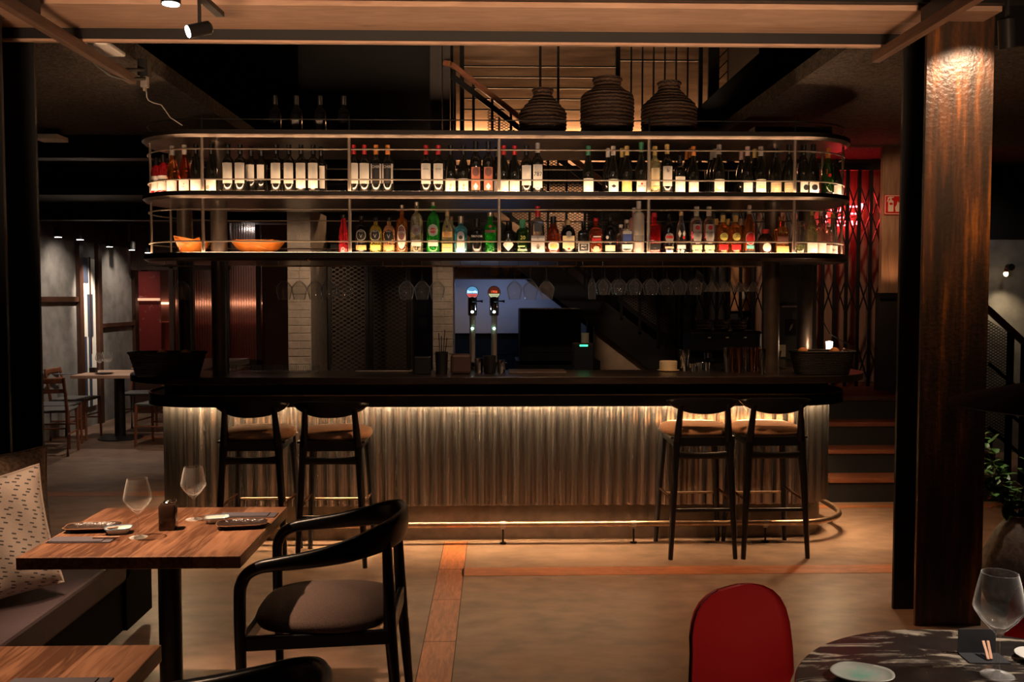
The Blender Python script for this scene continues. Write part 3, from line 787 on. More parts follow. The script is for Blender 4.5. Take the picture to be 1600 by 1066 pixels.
# second flight rising to the right
YF = 7.9
def Q(px, py): v = at(px, py, YF); return (v.x, v.z)
t = thing('upper_stair_flight', 'dark underside of the upper stair flight climbing to the right above the shelves', 'staircase', (2.2, YF, 2.7))
MB().prismy([Q(1060, 196), Q(1186, 83), Q(1186, 20), Q(1246, 20), Q(1238, 130), Q(1170, 205)], YF, YF+1.0).build('flight', BLK, t)
# tall dark posts at the left of the stair opening
for px0, px1, lab in ((672, 690, 'dark steel post left of the stair opening, left one of the pair'), (692, 703, 'dark steel post left of the stair opening, right one of the pair')):
    a = at(px0, 100, 8.9); b_ = at(px1, 100, 8.9); tag(MB().box(a.x, 8.9, 2.75, b_.x, 9.0, 5.2).build('steel_post', plain('grey_brown_post', (.06, .052, .045), .5)), lab, 'post')
# mesh screens left of the taps
for i, (px0, px1, lab) in enumerate(((512, 577, 'black expanded metal screen behind the bar, left leaf beside the white pillar'), (577, 642, 'black expanded metal screen behind the bar, right leaf'))):
    a = at(px0, 400, 8.8); b_ = at(px1, 590, 8.8); t = thing('mesh_screen', lab, 'screen', ((a.x+b_.x)/2, 8.8, 0), 'mesh screens behind the bar')
    MB().box(a.x+.02, 8.80, 0, b_.x-.02, 8.803, 2.05).build('mesh_sheet', HEX, t)
    f = MB(); f.box(a.x, 8.78, 0, a.x+.03, 8.82, 2.1); f.box(b_.x-.03, 8.78, 0, b_.x, 8.82, 2.1); f.box(a.x, 8.78, 2.05, b_.x, 8.82, 2.1); f.build('frame', BLK, t)
boxs('wall_back', plain('dark_brown_wall', (.03, .02, .015), .7), -1.7, 9.4, 0, -.5, 9.5, 2.4)

# ------------------------------------------------------------------ right: steps, folding gate, boards
YG2 = 8.45
steps = thing('entrance_steps', 'dark steps with wooden nosings rising behind the right end of the bar', 'steps', (2.9, 7.2, 0))
xa, xb = 2.66, 4.1
for i, (py_, yy) in enumerate(((753, 7.12), (708, 7.34), (663, 7.56), (620, 7.78))):
    z = .19*(i+1)
    MB().box(xa, yy, 0, xb, yy+.22 if i < 3 else 9.3, z-.035).build('riser', PERF if False else plain('perforated_dark_riser', (.014, .013, .013), .6, .3), steps)
    MB().box(xa, yy-.02, z-.035, xb, yy+.22 if i < 3 else 9.3, z).build('tread', STEPWOOD if i < 3 else DKWOOD, steps, bevel=.004)
t = thing('folding_gate', 'black folding lattice gate behind the right end of the shelves', 'gate', (2.9, YG2, .76))
gx = [at(px_, 500, YG2).x for px_ in (1060, 1088, 1115, 1248, 1267, 1285, 1304, 1322, 1341, 1359, 1376)]
gx = [at(1376-18.3*k, 500, YG2).x for k in range(18)]
for x in gx: MB().box(x-.014, YG2-.01, .78, x+.014, YG2+.01, 2.78).build('upright', BLKMET, t)
dx = gx[0]-gx[1]
for zc in (.98, 1.60, 2.20, 2.46):
    for k in range(len(gx)-1):
        hgt = .17
        b_ = MB(); b_.beam((gx[k], YG2-.012, zc-hgt), (gx[k+1], YG2-.012, zc+hgt), .008, .018, up=(0, 1, 0)); b_.build('lattice_bar', BLKMET, t)
        b_ = MB(); b_.beam((gx[k], YG2+.012, zc+hgt), (gx[k+1], YG2+.012, zc-hgt), .008, .018, up=(0, 1, 0)); b_.build('lattice_bar', BLKMET, t)
MB().box(gx[-1], YG2-.02, 2.76, gx[0]+.03, YG2+.02, 2.82).build('top_track', BLK, t)
MB().box(gx[0]+.03, YG2-.03, .76, gx[0]+.11, YG2+.03, 2.9).build('end_post', BLK, t)
# pleated board wall behind the gate
mb = MB(); x0 = at(1180, 500, 9.0).x; x1 = at(1395, 500, 9.0).x
struct(MB().box(1.0, 9.30, 0, 2.6, 9.40, 2.95), 'wall_back', BLK)
i = 0
GB = wood('gate_back_boards', (.13, .075, .05), (.22, .13, .085), 3, (9, 9, .8), .6)
k = MB(); x = x0
while x < x1+.3: k.box(x, 9.02, .76, x+.105, 9.05, 2.9); x += .112
struct(k, 'wall_back', GB, bevel=.012)
# board with the extinguisher sign
a = at(1380, 265, 8.3); b_ = at(1470, 458, 8.3)
pw = thing('panelling', 'brown timber panelling with a ledge, lit warm from below, carrying the red sign', 'panelling', (b_.x, 8.33, .76))
MB().box(a.x, 8.3, b_.z, b_.x+.3, 8.36, 2.95).build('timber_panel', PANELWOOD, pw, bevel=.003)
MB().box(a.x-.02, 8.27, b_.z-.05, b_.x+.3, 8.37, b_.z).build('ledge', BLK, pw)
MB().box(a.x-.02, 8.29, .76, b_.x+.3, 8.37, b_.z-.05).build('lower_panel', plain('dark_lower_panel', (.02, .016, .014), .6), pw)
spot('panel_light', (at(1398, 440, 8.2).x, 8.12, at(1398, 452, 8.2).z), (at(1398, 300, 8.3).x, 8.32, 2.25), 3.0, WARM, 110, .9)
spot('sign_fill_light', (2.75, 7.2, 2.7), (at(1398, 320, 8.3).x, 8.3, 2.5), 30, WARM2, 34, .8)  # added fill from front and above, no fixture, brightens the sign
# fire extinguisher sign
a = at(1382, 304.5, 8.28); b_ = at(1414, 335.5, 8.28)
cx_, cz_ = (a.x+b_.x)/2, (a.z+b_.z)/2; hw = (b_.x-a.x)/2; hh = (a.z-b_.z)/2
t = thing('fire_sign', 'red square fire extinguisher sign on the timber panel beside the right pillar', 'sign', (cx_, 8.29, cz_))
MB().box(cx_-hw, 8.282, cz_-hh, cx_+hw, 8.29, cz_+hh).build('plate', plain('sign_red', (.55, .012, .01), .45), t)
SW = plain('sign_cream', (.8, .62, .45), .5)
mb = MB(); f = .004
for (X0, Z0, X1, Z1) in ((-.94, .88, .94, .94), (-.94, -.94, .94, -.88), (-.94, -.94, -.88, .94), (.88, -.94, .94, .94)):
    mb.box(cx_+X0*hw, 8.279, cz_+Z0*hh, cx_+X1*hw, 8.282, cz_+Z1*hh)
mb.build('border', SW, t)
mb = MB(); E = lambda pts: mb.prismy([(cx_+x*hw, cz_+z*hh) for x, z in pts], 8.278, 8.282)
E([(-.62, -.7), (-.12, -.7), (-.12, .35), (-.2, .45), (-.54, .45), (-.62, .35)])
E([(-.44, .45), (-.3, .45), (-.3, .72), (-.44, .72)]); E([(-.62, .62), (-.1, .72), (-.1, .8), (-.5, .82), (-.7, .7)]); E([(-.76, .3), (-.68, .3), (-.55, .62), (-.66, .62)])
mb.build('extinguisher_symbol', SW, t)
mb = MB(); E([(.1, -.7), (.75, -.7), (.85, -.3), (.72, -.05), (.72, .3), (.58, .1), (.5, .45), (.38, .15), (.28, .35), (.2, 0), (.05, -.25)]); mb.build('flame_symbol', SW, t)
mb = MB(); E([(-.52, -.02), (-.22, -.02), (-.22, .2), (-.52, .2)]); mb.v = [(x, y-.0015, z) for x, y, z in mb.v]; mb.build('symbol_band', plain('sign_red', (.55, .012, .01), .45), t)
# red neon behind the gate
NEON = emit('neon_red', (1.0, .05, .06), 34)
YN = 8.93
t = thing('neon_sign', 'red neon sign glowing behind the folding lattice gate', 'sign', (at(1318, 325, YN).x, YN, at(1318, 325, YN).z))
def neon(pts): MB().tube([at(x, y, YN) for x, y in pts], .0085, 8, up=(0, 1, 0)).build('neon_tube', NEON, t, smooth=True)
neon([(1306, 321), (1311, 322), (1314.5, 325), (1313, 329), (1308, 330), (1304, 329)])
neon([(1328, 323), (1341, 323)]); neon([(1347, 318), (1347.5, 329)])
for y, segs in ((340, ((1310, 1318),)), (346, ((1306, 1311), (1313, 1316), (1320, 1323))), (352, ((1306, 1312), (1315, 1318), (1320, 1324))), (334, ((1330, 1333), (1336, 1341)))):
    for a, b_ in segs: neon([(a, y), (b_, y)])
neon([(1290, 336), (1292, 340)]); neon([(1289, 346), (1293, 347)]); neon([(1331, 345), (1332, 352)]); neon([(1339, 343), (1339, 351)]); neon([(1299, 327), (1300, 331)])
bp = MB(); 
point('neon_glow', (at(1324, 325, 8.86).x, 8.86, at(1324, 325, 8.86).z), 3.6, (1.0, .015, .02), .05)
for px_, py_ in ((1309, 326), (1334, 323), (1347, 324), (1313, 346), (1336, 338)):
    v = at(px_, py_, YN); MB().tube([(v.x, YN+.004, v.z), (v.x, 9.021, v.z)], .004, 6, up=(0, 0, 1)).build('tube_holder', BLK, t)
spot('gate_fill_light', (2.7, 7.3, 2.85), (3.1, 9.0, 1.7), 60, WARM2, 70, .9)  # added warm fill with no fixture, keeps the gate from going all red

# ------------------------------------------------------------------ far left: dining corner
YB = 12.9
def frame_bar(px0, px1, py0, py1, Y, mat, name, label, cat):
    a = at(px0, py0, Y); b_ = at(px1, py1, Y)
    return tag(MB().box(a.x, Y, b_.z, b_.x, Y+.06, a.z).build(name, mat, bevel=.003), label, cat)
# timber framing on the left wall (runs in depth)
def on_wall(px, py):
    """point on the left wall plane x = -4.95"""
    d = CAMR.to_3x3() @ Vector(((px-800)/F, -(py-533)/F, -1.0)); k = -4.95/d.x
    return Vector((-4.95, d.y*k, 1.6+d.z*k))
mb = MB()
for px_, w_ in ((122.5, .05), (152, .05), (209, .06)):
    y = on_wall(px_, 500).y; mb.box(-4.96, y-w_, 0, -4.90, y+w_, 2.28)
y0 = on_wall(72, 462).y; y1 = on_wall(122, 462).y; mb.box(-4.955, y0-.8, 1.55, -4.915, y1, 1.61)
y0 = on_wall(155, 505).y; y1 = on_wall(208, 505).y; mb.box(-4.955, y0, 1.215, -4.915, y1, 1.265)
struct(mb, 'trim_9', DKWOOD)
art = thing('wall_artwork', 'tall pale wall hanging with dark blue blocks lit on the grey left wall', 'artwork', (-4.94, 11.5, 1.2))
ya, yb_ = on_wall(128, 500).y, on_wall(147, 500).y
MB().box(-4.945, ya, .25, -4.93, yb_, 2.08).build('cloth', plain('pale_hanging_cloth', (.72, .68, .6), .8), art)
NAVY = plain('navy_cloth', (.03, .04, .07), .8)
dy = yb_-ya
for (u0, u1, z0, z1) in ((.02, .42, 1.78, 2.09), (.33, .75, 1.12, 1.64), (.38, .58, .25, 1.12), (.02, .2, .25, 1.12)):
    MB().box(-4.93, ya+u0*dy, z0, -4.924, ya+u1*dy, z1).build('blue_block', NAVY, art)
MB().box(-4.93, ya+.52*dy, .9, -4.915, ya+.57*dy, 2.1).build('hanging_strip', DKWOOD, art)
# partition at the back: red printed panel, ribbed glass
m, N, L, b = nt('red_floral_print'); REDP = m
tc = N.new('ShaderNodeTexCoord'); n = N.new('ShaderNodeTexNoise'); n.inputs['Scale'].default_value = 5.5; n.inputs['Detail'].default_value = 3; n.inputs['Distortion'].default_value = 1.5
L.new(tc.outputs['Object'], n.inputs[0]); r = N.new('ShaderNodeValToRGB'); L.new(n.outputs['Fac'], r.inputs[0])
r.color_ramp.elements[0].position = .60; r.color_ramp.elements[0].color = (.15, .010, .008, 1); r.color_ramp.elements[1].position = .64; r.color_ramp.elements[1].color = (.24, .09, .07, 1)
L.new(r.outputs[0], b.inputs['Base Color']); b.inputs['Roughness'].default_value = .5
a = at(216, 424, YB); b_ = at(252, 555, YB)
t = thing('wallcovering', 'red floral printed panel on the back partition right of the grey wall', 'panel', ((a.x+b_.x)/2, YB, b_.z))
MB().box(a.x, YB, b_.z, b_.x, YB+.03, a.z).build('print', REDP, t)
MB().box(a.x, YB-.04, at(216, 470, YB).z, b_.x, YB-.0, at(216, 466, YB).z).build('picture_light', emit('picture_light_glow', (1.0, .55, .35), .5), t)
RIB = glass('ribbed_glass', (.9, .75, .68), .22)
m = RIB; N = m.node_tree.nodes; L = m.node_tree.links; b = N['Principled BSDF']
tc = N.new('ShaderNodeTexCoord'); wv = N.new('ShaderNodeTexWave'); wv.bands_direction = 'X'; wv.inputs['Scale'].default_value = 9; L.new(tc.outputs['Object'], wv.inputs[0])
u = N.new('ShaderNodeBump'); u.inputs['Strength'].default_value = .8; u.inputs['Distance'].default_value = .02; L.new(wv.outputs[1], u.inputs['Height']); L.new(u.outputs[0], b.inputs['Normal'])
for px0, px1, y0_, lab in ((271, 288, 420, 'narrow ribbed glass pane in the back partition, leftmost'), (302, 334, 420, 'ribbed glass pane in the back partition, middle one'), (357, 402, 340, 'wide ribbed glass pane in the back partition, rightmost beside the brown post')):
    a = at(px0, y0_, YB); b_ = at(px1, 563, YB)
    t = thing('ribbed_glass_pane', lab, 'glass pane', ((a.x+b_.x)/2, YB, .75), 'ribbed glass panes')
    MB().box(a.x, YB, b_.z, b_.x, YB+.012, a.z).build('pane', RIB, t)
    f = MB(); f.box(a.x-.06, YB-.03, .3, a.x, YB+.05, 2.6); f.box(b_.x, YB-.03, .3, b_.x+.06, YB+.05, 2.6); f.box(a.x-.05, YB-.03, b_.z-.06, b_.x+.05, YB+.05, b_.z); f.box(a.x-.05, YB-.03, a.z, b_.x+.05, YB+.05, a.z+.06); f.build('frame', DKWOOD, t)
a = at(210, 560, YB); b_ = at(450, 640, YB)
boxs('wall_back', DKWOOD, a.x, YB+.01, 0, b_.x, YB+.05, a.z-.02)
a = at(402, 325, YB); b_ = at(452, 600, YB); boxs('wall_back', plain('red_brown_board', (.10, .035, .02), .6), a.x+.05, YB, 0, b_.x+.8, YB+.05, 2.6)
boxs('wall_back', DKWOOD, at(205, 400, YB).x, YB-.02, at(210, 422, YB).z, at(360, 400, YB).x, YB+.05, 2.66)
# red banquette and lit strip behind the ribbed glass
t = thing('red_banquette', 'red upholstered banquette blurred behind the ribbed glass', 'bench', (-3.9, 13.5, 0))
RED = plain('red_leather', (.38, .05, .03), .4)
MB().box(-5.0, 13.35, .35, -1.9, 13.8, .62).build('seat', RED, t, bevel=.04); MB().box(-5.0, 13.7, .6, -1.9, 13.88, 1.25).build('backrest', RED, t, bevel=.04)
boxs('wall_back', plain('warm_red_wall', (.34, .17, .14), .6), -5.0, 13.85, 1.2, -1.9, 13.9, 2.6)
tag(MB().box(-4.9, 13.80, 1.50, -2.0, 13.84, 1.53).build('light_bar', emit('warm_bar', (1.0, .48, .28), 3.2)), 'glowing warm light bar on the wall behind the ribbed glass', 'light')
spot('booth_light', (-3.3, 13.35, 2.5), (-3.4, 13.7, .9), 6, NEUT, 100, .8)
t = thing('white_downlight', 'white downlight glaring through the top of the wide ribbed glass', 'light', (at(393, 359, 13.4).x, 13.4, at(393, 359, 13.4).z))
p = at(393, 359, 13.4); MB().lathe([(.05, 0), (.05, .02)], 16, tuple(p)).build('lens', emit('downlight_lens', (1, .95, .9), 40), t); MB().lathe([(.06, .02), (.06, .12)], 16, tuple(p)).build('housing', BLK, t)
# ------------------------------------------------------------------ far right: sconce wall, stair guard
p = at(1577, 418, 9.4)
WL = thing('wall_sconce', 'small brass and black sconce on the grey wall right of the rusty pillar', 'sconce', (p.x, 9.38, p.z))
MB().tube([(p.x-.02, 9.38, p.z), (p.x-.02, 9.32, p.z)], .035, 14, up=(0, 0, 1)).build('wall_plate', BLKMET, WL, smooth=True)
MB().tube([(p.x-.02, 9.33, p.z), (p.x-.10, 9.26, p.z+.005), (p.x-.13, 9.22, p.z-.01)], .007, 8).build('arm', BLKMET, WL, smooth=True)
MB().lathe([(.016, -.04), (.018, .0), (.010, .012)], 12, (p.x-.135, 9.22, p.z-.02)).build('lamp_holder', COPPER, WL, smooth=True)
MB().ball((p.x-.135, 9.22, p.z-.07), .022, 12, 8, 1.2).build('bulb', emit('bulb_glow', (1, .7, .4), 14), WL, smooth=True)
spot('sconce_light', (p.x-.1, 9.18, p.z-.12), (p.x-.05, 9.38, p.z-1.0), 12, (1, .76, .45), 100, .8)
spot('right_room_light', (4.9, 8.2, 2.8), (5.0, 9.4, 1.5), 12, NEUT, 90, .9)
spot('plant_light', (2.9, 4.55, 2.7), (2.72, 4.62, .7), 70, NEUT, 34, .5)
st2 = thing('side_stair_guard', 'black stair guard with sloping wooden handrail right of the rusty pillar', 'railing', (4.5, 8.0, 0))
YR = 7.9
def R2(px, py): v = at(px, py, YR); return (v.x, v.z)
a = R2(1540, 480); b_ = R2(1640, 572)
MB().beam((a[0], YR, a[1]), (b_[0], YR, b_[1]), .05, .05).build('handrail', DKWOOD, st2, bevel=.006)
for px_ in (1580, 1602, 1625):
    x = R2(px_, 500)[0]; MB().box(x-.022, YR-.02, 0, x+.022, YR+.02, R2(px_, 480+(px_-1540)*.92)[1]).build('post', BLKMET, st2)
for py_ in (600, 650, 700): 
    a = R2(1545, py_-32); b_ = R2(1640, py_+50); MB().beam((a[0], YR, a[1]), (b_[0], YR, b_[1]), .012, .03).build('guard_bar', BLKMET, st2)
a = R2(1545, 510); pm = MB(); x0, x1 = R2(1545, 500)[0], R2(1578, 500)[0]
pm.prismy([(x0, .4), (x1, .35), (x1, R2(1578, 520)[1]), (x0, R2(1545, 500)[1])], YR+.02, YR+.022); pm.build('perforated_guard', PERF, st2)
for i in range(3):
    MB().box(R2(1540, 500)[0], YR+.05+.28*i, 0, R2(1588, 500)[0], YR+.4+.28*i, .17*(i+1)).build('step', DKWOOD, st2)

# ================================================================== bar stools
def superell(rx, ry, n=28, e=.75):
    out = []
    for i in range(n):
        a = 2*PI*i/n; c, s_ = math.cos(a), math.sin(a)
        out.append((rx*math.copysign(abs(c)**e, c), ry*math.copysign(abs(s_)**e, s_)))
    return out
def pad(rx, ry, z0, z1, r, c=(0, 0), e=.75, dome=.012, n=32):
    """upholstered cushion"""
    L = []
    for (k, z) in ((-r*1.2, z0), (-r*.35, z0+.004), (0, z0+(z1-z0)*.45), (-r*.3, z0+(z1-z0)*.82), (-r*.9, z1-.004), (-r*2, z1+dome*.4), (-min(rx, ry)*.6, z1+dome*.85), (-min(rx, ry)*.96, z1+dome)):
        L.append(([(x+c[0], y+c[1]) for x, y in superell(max(.004, rx+k), max(.004, ry+k), n, e)], z))
    return MB().layers(L)
def bar_stool(loc, label, proto=None):
    t = thing('bar_stool', label, 'bar stool', loc, 'bar stools at the bar')
    pad(.216, .208, .746, .800, .022, (0, .03), .72).build('seat', TANF, t, smooth=True, world=False, angle=80)
    # local: +y faces the bar, legs at (+-.2, -.2) near the camera and (+-.2, .22)
    for sx in (-1, 1):
        p = [(sx*.200, -.215, 0), (sx*.178, -.200, .45), (sx*.160, -.185, .72), (sx*.142, -.215, .95)]
        MB().tube(p, [.0135, .0205, .024, .016], 10, sq=.8).build('leg', BLKSAT, t, smooth=True, world=False)
        p = [(sx*.205, .215, 0), (sx*.185, .195, .40), (sx*.165, .170, .735)]
        MB().tube(p, [.0135, .020, .023], 10, sq=.8).build('leg', BLKSAT, t, smooth=True, world=False)
        k = MB(); k.tube([(sx*.180, -.200, .36), (sx*.187, .195, .36)], .009, 8); k.build('side_footrest', COPPER, t, smooth=True, world=False)
        k = MB(); k.beam((sx*.165, -.19, .715), (sx*.165, .17, .722), .022, .055); k.build('seat_rail', BLKSAT, t, world=False, bevel=.004)
    for yy in (-.185, .168):
        k = MB(); k.beam((-.165, yy, .722), (.165, yy, .722), .022, .06); k.build('cross_rail', BLKSAT, t, world=False, bevel=.004)
    k = MB(); k.box(-.20, -.19, .738, .20, .19, .752); k.build('seat_base', BLKSAT, t, world=False, bevel=.004)
    # curved stretcher between the rear posts
    k = MB(); k.tube([(-.172, -.195, .64), (-.09, -.185, .634), (0, -.18, .632), (.09, -.185, .634), (.172, -.195, .64)], .011, 10, ry=[.026, .021, .019, .021, .026], sq=.7); k.build('stretcher', BLKSAT, t, smooth=True, world=False)
    k = MB(); k.tube([(-.190, -.207, .302), (.190, -.207, .302)], .0085, 8, ry=.012, sq=.6); k.build('rear_stretcher', BLKSAT, t, smooth=True, world=False)
    k = MB(); k.tube([(-.188, .200, .325), (.188, .200, .325)], .0075, 10); k.build('front_footrest', BRASS, t, smooth=True, world=False)
    # wide curved back piece, deeper in the middle
    m = 17; prof = []
    k = MB()
    for i in range(m):
        u_ = -1+2*i/(m-1); x = .222*u_; y = -.232+.062*(u_**2); hb = .893+.062*(abs(u_)**2.4); ht = .992-.016*(u_**4)
        if i in (0, m-1): hb, ht = .965, .975
        for (dy, z) in ((-.010, hb+.004), (-.012, (hb+ht)/2), (-.009, ht-.003), (0, ht), (.009, ht-.003), (.012, (hb+ht)/2), (.010, hb+.004), (0, hb)): k.v.append((x, y+dy, z))
    for i in range(m-1):
        for j in range(8):
            l = (j+1) % 8; k.f.append((i*8+j, i*8+l, (i+1)*8+l, (i+1)*8+j))
    k.f.append(tuple(range(7, -1, -1))); k.f.append(tuple((m-1)*8+j for j in range(8)))
    k.build('backrest', BLKSAT, t, smooth=True, world=False, angle=60)
    return t
stool = bar_stool((-1.400, 5.68, 0), 'black bar stool with tan seat, far left at the bar behind the oak table')
dup(stool, (-.927, 5.66, 0), 0, 'black bar stool with tan padded seat, second from the left, behind the black armchair')
dup(stool, (1.310, 5.79, 0), .02, 'black bar stool with tan padded seat, left one of the right hand pair')
dup(stool, (1.757, 5.79, 0), .02, 'black bar stool with tan padded seat, rightmost at the bar beside the rounded end')

# ================================================================== tables in the foreground
def oak_table(x0, x1, y0, y1, label, top=.75):
    cx, cy = (x0+x1)/2, (y0+y1)/2
    t = thing('dining_table', label, 'table', (cx, cy, 0), 'oak tables by the bench')
    MB().box(x0, y0, top-.042, x1, y1, top).build('tabletop', OAK, t, bevel=.003)
    b_ = MB(); b_.lathe([(.041, .012), (.041, top-.052)], 24, (cx+.01, cy, 0)); b_.build('pedestal', BLKMET, t, smooth=True)
    b_ = MB(); b_.lathe([(.21, 0), (.21, .008), (.05, .016), (.05, .02)], 32, (cx+.01, cy, 0)); b_.build('base', BLKMET, t, smooth=True)
    b_ = MB(); b_.box(cx-.2, cy-.03, top-.052, cx+.22, cy+.03, top-.042); b_.box(cx-.03, cy-.25, top-.052, cx+.03, cy+.25, top-.042); b_.build('top_bracket', BLKMET, t)
    return t
oak_table(-1.545, -.815, 3.04, 3.76, 'square oak table laid for two beside the bench, in front of the bar stools')
oak_table(-1.545, -.80, 1.54, 2.26, 'near oak table cut off by the lower left corner of the photo')

def wine_glass_parts(h=.225, rb=.052, rr=.037, mat=WINEG):
    """closed thin-walled wine glass standing on z=0"""
    zb = h*.44
    outer = [(.0335, .0), (.034, .0015), (.020, .004), (.006, .009), (.0036, .02), (.0034, zb-.018), (.0065, zb-.006),
             (rb*.38, zb+.006), (rb*.72, zb+.025), (rb*.95, zb+.043), (rb, zb+.050), (rb*.985, zb+.060), (rr*1.17, h-.025), (rr, h)]
    inner = [(rr-.0009, h), (rr*1.17-.0012, h-.025), (rb*.985-.0013, zb+.060), (rb-.0013, zb+.050), (rb*.94-.0014, zb+.044), (rb*.70-.001, zb+.027), (rb*.34, zb+.010), (.0015, zb+.005)]
    m = MB(); m.lathe(outer+inner, 28); return m
gproto = None
def wine_glass(loc, label, group, s=1.0):
    global gproto
    if gproto is None:
        gproto = wine_glass_parts().build('wine_glass', WINEG, smooth=True, angle=60); o = gproto
    else: o = gproto.copy(); COL.objects.link(o)
    o.location = loc; o.scale = (s, s, s); tag(o, label, 'wine glass', group); return o
TZ = .7502
p = atz(216, 840, .75); wine_glass((p.x, p.y, TZ), 'empty wine glass on the oak table, left one beside the leather pattern plate', 'wine glasses on the oak table', .93)
p = atz(303, 812, .75); wine_glass((p.x, p.y, TZ), 'empty wine glass on the far side of the oak table, right of the dark bottle', 'wine glasses on the oak table', .90)
# dark crimped plates
PLATE = plain('dark_brown_glaze', (.030, .018, .014), .28, bump=.5, bscale=70, var=.4, vscale=30)
def crimped_plate(c, sx, sy, rz, mat, rim, name, label, cat, h=.016, group=None, seg=40):
    t = thing(name, label, cat, c, group, rz)
    rnd = random.Random(int(abs(c[0])*1000))
    wob = [1+.035*rnd.uniform(-1, 1) for _ in range(seg)]
    def outline(k, e=.5):
        return [(x*(1-k)*w_, y*(1-k)*w_) for (x, y), w_ in zip(superell(sx, sy, seg, e), wob)]
    m = MB().layers([(outline(.35), 0), (outline(.28), .001), (outline(.04), h-.002), (outline(0), h), (outline(.03), h+.001), (outline(.10), h-.003), (outline(.26), .006), (outline(.6), .0045), (outline(.97), .0042)])
    m.build('dish', mat, t, smooth=True, world=False, angle=70)
    pts = [(x, y, h+.0006) for x, y in outline(.012)]
    MB().tube(pts, .0016, 6, closed=True).build('rim', rim, t, smooth=True, world=False); return t
RIMB = plain('copper_brown_rim', (.30, .15, .08), .3)
WDISH = plain('white_glaze', (.72, .70, .64), .2); BRIM = plain('blue_rim_glaze', (.12, .25, .40), .25)
p = atz(146, 824, .76); crimped_plate((p.x, p.y, TZ), .098, .056, .12, PLATE, RIMB, 'dark_plate', 'dark brown crimped plate on the oak table, left of the wine glasses', 'plate')
p = atz(378, 819, .76); crimped_plate((p.x, p.y, TZ), .092, .058, .16, PLATE, RIMB, 'dark_plate', 'dark brown crimped plate on the right side of the oak table near the armchair', 'plate')
def sauce_dish(px, py, label):
    p = atz(px, py, .76); t = crimped_plate((p.x, p.y, TZ), .046, .034, .25, WDISH, BRIM, 'sauce_dish', label, 'dish', .02)
    k = MB()
    for a in (-.6, .1, .8): k.tube([(-.03*math.cos(a), -.022*math.sin(a)-.008, .0105), (.0, .004*a, .0062), (.03*math.cos(a), .022*math.sin(a), .0105)], .0007, 5)
    k.build('glaze_lines', BRIM, t, world=False)
sauce_dish(185, 829, 'small white sauce dish with blue rim touching the left dark plate')
sauce_dish(339, 812, 'small white sauce dish with blue rim touching the right dark plate')
# soy sauce bottle
p = atz(263, 827, .75); t = thing('sauce_bottle', 'square dark brown sauce bottle with chrome lid in the middle of the oak table', 'bottle', (p.x, p.y, TZ), None, .15)
SB = plain('dark_brown_glass_bottle', (.035, .018, .012), .18)
MB().lathe([(.029, 0), (.0305, .004), (.0305, .086), (.026, .094)], 24, sq=.35, a0=0).build('body', SB, t, smooth=True, world=False, angle=50)
k = MB().lathe([(.018, .094), (.018, .100), (.010, .108), (.002, .109)], 16); k.tube([(.012, 0, .100), (.030, 0, .106)], .0045, 8); k.build('lid', CHROME, t, smooth=True, world=False)
# napkins with chopsticks
NAP = plain('grey_purple_napkin', (.085, .075, .090), .85, bump=.2, bscale=200)
def napkin_set(c, rz, label, lx=.11, ly=.035, sticks=True):
    t = thing('napkin', label, 'napkin', c, 'folded napkins with chopsticks', rz)
    MB().box(-lx, -ly, 0, lx, ly, .004).build('cloth', NAP, t, world=False, bevel=.001)
    MB().box(-lx+.004, -ly+.003, .004, lx-.03, ly-.006, .007).build('fold', NAP, t, world=False, bevel=.001)
    if sticks:
        k = MB(); k.beam((lx*.35, -.003, .0098), (lx+.02, .0, .0098), .005, .005); k.build('chopstick', PINE, t, world=False)
        k = MB(); k.beam((lx*.35, .008, .0098), (lx+.018, .0075, .0098), .005, .005); k.build('chopstick', PINE, t, world=False)
p = atz(128, 845, .75); napkin_set((p.x, p.y, TZ), .0, 'grey folded napkin with chopsticks at the near left edge of the oak table')
p = atz(388, 806, .75); napkin_set((p.x, p.y, TZ), .0, 'grey folded napkin at the far right of the oak table behind the right dark plate', sticks=False)
p = atz(98, 1064, .75); napkin_set((p.x, p.y-.028, TZ), .0, 'grey folded napkin on the near table at the bottom edge of the photo', sticks=False)

